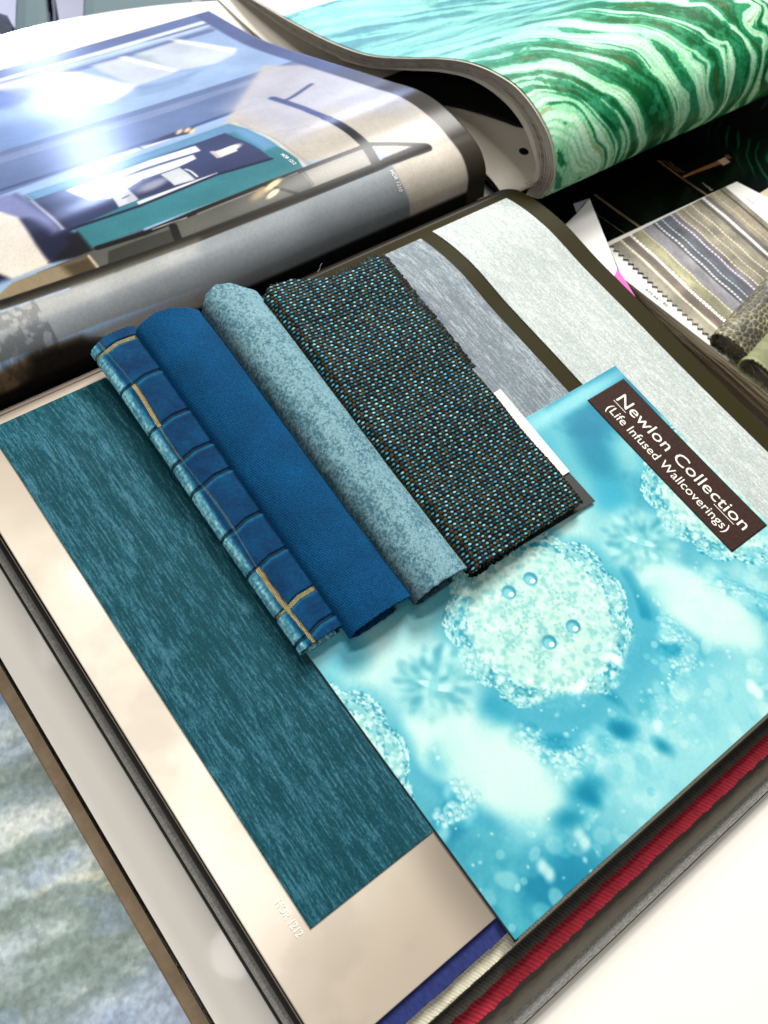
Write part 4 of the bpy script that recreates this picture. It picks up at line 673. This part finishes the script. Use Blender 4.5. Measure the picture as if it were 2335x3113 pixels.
vq = np.linspace(.402, .62, 90); uq = np.interp(vq, bv, bu); JJ, KK = np.meshgrid(np.arange(90), np.linspace(0, 1, 12), indexing='ij'); zq = np.interp(vq, Q[:, 0], Q[:, 1])
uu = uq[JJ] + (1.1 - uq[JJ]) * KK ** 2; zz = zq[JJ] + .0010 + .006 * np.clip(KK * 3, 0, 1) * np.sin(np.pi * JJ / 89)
o = link('cavity_shadow', grid_mesh('bl', np.stack([uu, vq[JJ], zz], -1)), mat('cavity_shadow_black', C255(7, 6, 5), rough=.7, spec=.2), mb, label='black sheet added for the shadow inside the curl'); solid(o, .0006)
h_ = [(0.5714,0.4256)][0]; hz_ = np.interp(h_[1], Q[:, 0], Q[:, 1])
link('punched_hole', disc(h_[0], h_[1], .0045, hz_ + .0001, hz_ + .0007, 30, .0001), mat('black_hole', C255(6, 6, 6), rough=.15, spec=.8), ip, smooth=False)
slab('back_block', .56, 1.1, .42, .83, TZ + .001, -.088, M_block, mb) if False else None

# ------------------------------------------------------------------ black catalogue under the curl, with gold printed frame
bb = thing('black_catalogue', 'glossy black catalogue with thin gold lines under the marbled book', 'catalogue', (.9, .35, TZ))
CZ = -.060
M_blk = mat('glossy_black', C255(5, 4, 4), rough=.22, spec=.3)
link('cover', prism([(.548, .312), (1.05, .242), (1.10, .55), (.58, .60)], TZ + .001, CZ, .0006), M_blk, bb, smooth=False)
M_gold = mat('gold_print', C255(190, 150, 96), rough=.35, metal=.6); M_gold2 = mat('dull_gold_print', C255(122, 104, 76), rough=.5)
def flatline(name, pts, wd, z, mt, parent, dash=0, gap=0, taper=False, **k):
    bm = bmesh.new(); P_ = np.array(pts); d = np.diff(P_, axis=0)
    tot = np.r_[0, np.cumsum(np.hypot(*d.T))]; n = max(2, int(tot[-1] / (dash + gap))) if dash else len(P_) - 1
    for j in range(n):
        if dash: a0, a1 = j * (dash + gap), j * (dash + gap) + dash
        else: a0, a1 = tot[j], tot[j + 1]
        p = np.array([np.interp(a0, tot, P_[:, 0]), np.interp(a0, tot, P_[:, 1])]); q = np.array([np.interp(a1, tot, P_[:, 0]), np.interp(a1, tot, P_[:, 1])]); e = q - p; l = np.hypot(*e)
        if l < 1e-7: continue
        nn = np.array([-e[1], e[0]]) / l * wd / 2 * ((.4 + .6 * j / n) if taper else 1)
        bm.faces.new([bm.verts.new((*x, z)) for x in (p - nn, q - nn, q + nn, p + nn)])
    me = D.meshes.new(name); bm.to_mesh(me); bm.free(); return link(name, me, mt, parent, smooth=False, **k)
cvp = Cv(.74, 1.06, .12, .45, .0012, (2, 8, 6)); A, B = cvp.A, cvp.B
wA = A + .03 * (vnoise(A, B, 14, 421, 4) - .5); wB = B + .05 * (vnoise(A, B, 12, 422, 4) - .5); f = np.hypot(wA - .98, wB - .2) * 420 + 10 * vnoise(wA, wB, 15, 423, 3)
k = sstep(.75, .98, .5 + .5 * np.sin(f)) * sstep(.4, .6, vnoise(A, B, 25, 424, 4)) * sstep(.78, .84, A); I = C255(2, 14, 10) + (C255(20, 86, 60) - C255(2, 14, 10)) * k[..., None]
GP = [(0.7469,0.3768),(0.7517,0.3261),(0.7901,0.3217),(0.7961,0.2867),(0.8181,0.2333),(0.9804,0.3140),(0.9167,0.3880),(0.7893,0.3880)]
bmm = sstep(0, .03, A - (.792 - .14 * (B - .33)))
o = link('green_print', grid_mesh('gp', np.stack([A, B, np.full(A.shape, CZ + .0004)], -1), I * bmm[..., None] + C255(2, 2, 2) * (1 - bmm[..., None])), mat('dark_green_print', attr=True, rough=.25, spec=.3), bb)
gz = CZ + .0009
flatline('gold_line', [(0.7374,0.3875),(0.7388,0.3743),(0.7414,0.3537),(0.7464,0.3247)],   .0026, gz, M_gold2, bb); flatline('gold_line', [(0.6423,0.3827),(0.6460,0.3575),(0.6511,0.3274)], .0030, gz, M_gold2, bb); flatline('gold_line', [(0.6251,0.3628),(0.6284,0.3443),(0.6317,0.3283)], .0008, gz, M_gold2, bb)
flatline('gold_curve', [(0.7376,0.3863),(0.7439,0.3814),(0.7434,0.3730),(0.7453,0.3656),(0.7509,0.3610)], .0009, gz, M_gold, bb); flatline('gold_curve', [(0.7478,0.3805),(0.7470,0.3728),(0.7492,0.3646)], .0009, gz, M_gold, bb)
flatline('printed_zip', [(0.7437,0.3567),(0.7638,0.3559),(0.7848,0.3542),(0.8069,0.3526)], .0060, gz + .0002, mat('copper_print', C255(255, 176, 118), rough=.35), bb,   .0012, .0013, True); flatline('printed_zip', [(0.7953,0.3520),(0.8065,0.3522)], .008, gz + .0004, mat('pale_copper_print', C255(255, 214, 180), rough=.35), bb); flatline('printed_zip', [(0.8087,0.3555),(0.8146,0.3547)], .006, gz, M_gold, bb, .002, .001)
flatline('printed_chain', [(0.7558,0.3413),(0.7555,0.3346),(0.7565,0.3319),(0.7557,0.3271)], .004, gz, mat('grey_print', C255(150, 150, 140), rough=.4), bb, .0016, .0012, True)

# ------------------------------------------------------------------ folded white sheet, pink note, woven sample card with its leaves
wf = thing('folded_paper', 'plain white sheet with a folded over grey corner beside the olive page', 'paper', (.55, .3, -.03))
M_wp = mat('white_paper', C255(240, 236, 232), rough=.6)
link('sheet', prism([(0.5502,0.3479),(0.5587,0.3478),(0.5766,0.3525),(0.6009,0.3608),(0.5760,0.3124),(0.5612,0.2845),(0.5501,0.2640),(0.5515,0.2501),(0.5360,0.2263),(0.5184,0.2325)], -.0306, -.03, .0001), M_wp, wf, smooth=False)
f1 = [(0.6009,0.3608)][0]; f2 = [(0.5762,0.3592)][0]; f3 = [(0.5766,0.3525)][0]
bm = bmesh.new(); vs = [bm.verts.new(p) for p in ((*f1, -.0294), (*f2, -.024), (*f3, -.0294), ((f1[0] + f3[0]) / 2 - .001, (f1[1] + f3[1]) / 2, -.0280))]; bm.faces.new([vs[0], vs[1], vs[3]]); bm.faces.new([vs[3], vs[1], vs[2]])
me = D.meshes.new('fold'); bm.to_mesh(me); bm.free(); o = link('folded_corner', me, mat('grey_paper_back', C255(168, 164, 176), rough=.6), wf, smooth=False); solid(o, .0004)
link('sticky_note', prism([(0.5449,0.2760),(0.5530,0.2805),(0.5505,0.2695),(0.5458,0.2553),(0.5426,0.2450),(0.5428,0.2511),(0.5439,0.2622)], -.0225, -.022, .0001), mat('pink_paper', C255(226, 84, 176), rough=.6), label='small bright pink note poking out beside the woven sample card', cat='sticky note', smooth=False)
# leaves of the swatch fan below the woven card
fan = thing('leaf_stack', 'thick stack of beige swatch leaves under the woven sample card', 'swatch book', (.7, .2, TZ))
rs = np.random.default_rng(12); bm = bmesh.new()
TOPL = [(0.5814,0.2868),(0.5959,0.1696),(0.6006,0.1281),(0.6070,0.0732)]; BOTL = [(0.6239,0.2794),(0.6188,0.2513),(0.6263,0.1938),(0.6282,0.1199),(0.6287,0.0566)]
def lerp(P_, t): P_ = np.array(P_); s_ = np.linspace(0, 1, len(P_)); return np.array([np.interp(t, s_, P_[:, 0]), np.interp(t, s_, P_[:, 1])])
NLf = 26; cols = []
for k_ in range(NLf):
    t_ = k_ / (NLf - 1); z1 = -.0528 - .0445 * t_; z0 = z1 - .0445 / NLf * rs.uniform(.5, .98)
    pts = []
    for q in np.linspace(0, 1, 7): p = lerp(TOPL, q) * (1 - t_) + lerp(BOTL, q) * t_; pts.append((p[0] + rs.uniform(-.0012, .0012) + .001 * math.sin(9 * q + k_), p[1] + (.004 * t_ if q == 0 else 0)))
    poly_ = [*pts, (1.02, pts[-1][1]), (1.02, .31)]
    lo = [bm.verts.new((*p, z0)) for p in poly_]; hi = [bm.verts.new((*p, z1)) for p in poly_]; n = len(poly_); mi = int(rs.integers(3))
    fs = [bm.faces.new(hi), bm.faces.new(lo[::-1])] + [bm.faces.new([lo[j], lo[(j + 1) % n], hi[(j + 1) % n], hi[j]]) for j in range(n)]
    for f_ in fs: f_.material_index = mi
bmesh.ops.recalc_face_normals(bm, faces=bm.faces); me = D.meshes.new('fan'); bm.to_mesh(me); bm.free()
for c_ in ((206, 194, 168), (140, 124, 100), (228, 218, 196)): me.materials.append(mat('leaf_edge', C255(*c_), rough=.8))
link('leaves', me, None, fan, smooth=False)
link('bottom_leaf', prism([(0.6166,0.2928),(0.6290,0.2833),(0.6315,0.1213),(0.6348,0.0227),(0.5685,-0.0274),(0.5926,0.0887),(0.5888,0.2215)], -.1015, -.1, .0001), mat('beige_leaf', C255(214, 198, 176), rough=.5), fan, smooth=False)
# woven sample on its white card
ws = thing('woven_sample_card', 'white card with pinked metallic striped woven fabric and printed number', 'fabric sample', (.66, .22, -.05))
WZ = -.0500
link('card', prism([(0.5974,0.3243),(0.5792,0.2857),(0.5940,0.1688),(0.6002,0.1692),(0.6131,0.0794),(0.7912,0.1393),(0.7890,0.2876),(0.7774,0.3194),(0.7574,0.3201)], WZ - .0014, WZ, .0001), mat('white_card2', C255(240, 238, 230), rough=.5), ws, smooth=False)
wv = [(0.5948,0.3193),(0.6055,0.1881),(0.7553,0.3192)]; U0 = wv[0][0]; U1 = wv[2][0]; W_ = U1 - U0
cvw = Cv(U0, U0 + W_ * 1.02, .10, wv[0][1], .00045, (190, 176, 140)); A, B = cvw.A, cvw.B; t_ = (A - U0) / W_ + .004 * np.sin(B * 60)
ribs = .5 + .5 * np.sin(2 * np.pi * B / .00145); nz_ = vnoise(A, B, 160, 501, 3, (1, .25)); nf = vnoise(A, B, 900, 502, 2)
I = np.zeros(A.shape + (3,)); TAN = (150, 143, 124)
ST = [(0, .085, TAN), (.085, .105, (206, 196, 170)), (.105, .165, (112, 98, 86)), (.165, .185, (226, 222, 206)), (.185, .27, (158, 154, 120)), (.27, .36, (146, 143, 148)), (.36, .385, (84, 82, 84)), (.385, .50, (92, 98, 106)), (.50, .52, (110, 102, 112)), (.52, .565, (124, 116, 124)), (.565, .77, TAN), (.77, .80, (96, 90, 84)), (.80, .825, (226, 222, 212)), (.825, .86, (120, 114, 110)), (.86, .965, (160, 150, 126)), (.965, .98, (70, 64, 56)), (.98, 1.1, TAN)]
for a_, b_, c_ in ST: m_ = sstep(a_ - .003, a_ + .003, t_)[..., None]; I = I * (1 - m_) + C255(*c_) * m_
rb2 = ribs * (.5 + vnoise(A, B, 60, 503, 3)); I *= (.42 + .80 * rb2)[..., None] * (.80 + .4 * nz_)[..., None] * (.9 + .25 * nf)[..., None]
dash = sstep(.35, .6, .5 + .5 * np.sin(2 * np.pi * B / .0036 + 14 * nz_))
for c_, w_, col_ in ((.095, .006, (236, 228, 200)), (.178, .010, (248, 246, 236)), (.270, .005, (240, 234, 196)), (.385, .009, (240, 240, 244)), (.44, .006, (222, 226, 236)), (.52, .008, (238, 238, 246)), (.565, .007, (238, 228, 190)), (.63, .005, (240, 230, 196)), (.70, .006, (248, 240, 210)), (.815, .012, (244, 242, 238)), (.90, .005, (216, 208, 190))):
    m_ = ((1 - sstep(w_ * .4, w_, np.abs(t_ - c_ + .003 * np.sin(B * 190)))) * (.35 + .65 * dash))[..., None]; I = I * (1 - m_) + C255(*col_) * m_
tz_ = np.abs(((B / .0062) % 1) - .5) * 2; XX = A + sstep(U0 + .012, U0, A) * .0042 * tz_; hh = .0003 * ribs + .0004 * dash * (np.abs(t_ - .178) < .01)
o = link('woven_fabric', grid_mesh('wf', np.stack([XX, B, WZ + .0012 + hh], -1), np.clip(I, 0, 1)), mat('metallic_weave', attr=True, rough=.4, metal=.25), ws); solid(o, .0010)
link('printed_number', text_mesh('RM 661 90', [(0.5861,0.2640)][0], [(0.5893,0.2398)][0], lambda a, b: (a, b, a * 0 + WZ + .0003), height=.0036), mat('dark_ink', C255(30, 26, 26), rough=.6), ws, smooth=False)
Av = [(0.7672,0.2975),(0.7685,0.2877)]; flatline('ink_line', Av, .0006, WZ + .0004, mat('grey_ink', C255(120, 110, 110)), ws)
# two folded olive cuttings at the right edge
def roll(name, ax0, ang_, prof, length, mt, label, colf, dz=0, ns=120, nl=260, thick=.0012, seed=0, dispf=None):
    """prof in (w,h): w across the roll, h up; ax0 = origin, axis direction ang_ on the table"""
    q = spline(prof, ns * 4); L = np.r_[0, np.cumsum(np.hypot(*np.diff(q, axis=0).T))]; s_ = np.linspace(0, L[-1], ns); W = np.interp(s_, L, q[:, 0]); H = np.interp(s_, L, q[:, 1])
    dW, dH = np.gradient(W), np.gradient(H); l_ = np.hypot(dW, dH); SS, TT = np.meshgrid(s_, np.linspace(0, 1, nl), indexing='ij')
    rg = (vnoise(SS, SS * 0, 500, seed, 3) - .5) * .0026; T = rg + (length - rg) * TT; h = dispf(SS, T) if dispf else 0 * SS
    Wp = W[:, None] - (dH / l_)[:, None] * h; Hp = H[:, None] + (dW / l_)[:, None] * h; d = (math.cos(ang_), math.sin(ang_)); n_ = (-d[1], d[0])
    X = ax0[0] + d[0] * T + n_[0] * Wp; Y = ax0[1] + d[1] * T + n_[1] * Wp
    o = link(name, grid_mesh(name, np.stack([X, Y, ax0[2] + Hp], -1), colf(SS, T)), mt, label=label, cat='fabric sample', group='olive cuttings at the right edge'); solid(o, thick); return o
def worley(x, y, sc, sd):
    r_ = np.random.default_rng(sd); T = r_.random((64, 64, 2)); X, Y = x * sc + 50, y * sc + 50; i, j = np.floor(X).astype(int), np.floor(Y).astype(int); d1 = np.full(X.shape, 9.); d2 = d1.copy()
    for a in (-1, 0, 1):
        for b in (-1, 0, 1):
            t = T[(i + a) % 64, (j + b) % 64]; d = np.hypot(i + a + t[..., 0] - X, j + b + t[..., 1] - Y); d2 = np.where(d < d1, d1, np.minimum(d2, d)); d1 = np.minimum(d1, d)
    return d1, d2
def croc(S_, T):
    d1, d2 = worley(S_ + .002 * vnoise(S_, T, 300, 604, 2), T * .8, 210, 61); k = sstep(.05, .30, d2 - d1); f = vnoise(S_, T, 700, 603, 3); g = vnoise(S_, T, 90, 605, 3)
    I = C255(170, 162, 122) * (1 - k)[..., None] + C255(74, 70, 52) * k[..., None]; I = I * (1 - sstep(.45, .6, g) * .3)[..., None]; return I * (.6 + .8 * f)[..., None]
P5 = [(-.016, .0010), (.000, .0005), (.0145, .0010), (.0175, .0050), (.0165, .0105), (.0100, .0150), (.0000, .0158), (-.0110, .0130), (-.020, .0070), (-.027, .0020)]
a0 = [(0.5944,0.1720)][0]
roll('quilted_cutting', (a0[0] + .0, a0[1] + .002, WZ + .0012), .20, P5[::-1], .2, mat('croc_cloth', attr=True, rough=.55, sheen=.3, bump=.6, bscale=900), 'dark olive cutting with cracked reptile pattern folded over the woven sample', croc, seed=61, dispf=lambda S_, T: .0005 * sstep(.05, .35, np.subtract(*worley(S_ + .002 * vnoise(S_, T, 300, 604, 2), T * .8, 210, 61)[::-1])))
P6 = [(-.015, .0010), (.000, .0005), (.0120, .0010), (.0150, .0055), (.0140, .0120), (.0080, .0170), (-.0010, .0175), (-.0130, .0140), (-.022, .0080), (-.028, .0030)]
a1 = [(0.5910,0.1478)][0]
roll('olive_cutting', (a1[0] + .004, a1[1] - .0035, WZ + .0002), .20, P6[::-1], .2, mat('olive_suede', attr=True, rough=.8, sheen=.4, sheen_tint=(.9, 1, .7), bump=.3, bscale=1400), 'plain light olive green suede cutting with frayed end', lambda S_, T: (C255(126, 130, 92) * (.85 + .3 * vnoise(S_, T, 200, 611, 4))[..., None]) + C255(30, 34, 26) * (sstep(.004, .0, T))[..., None], seed=71)
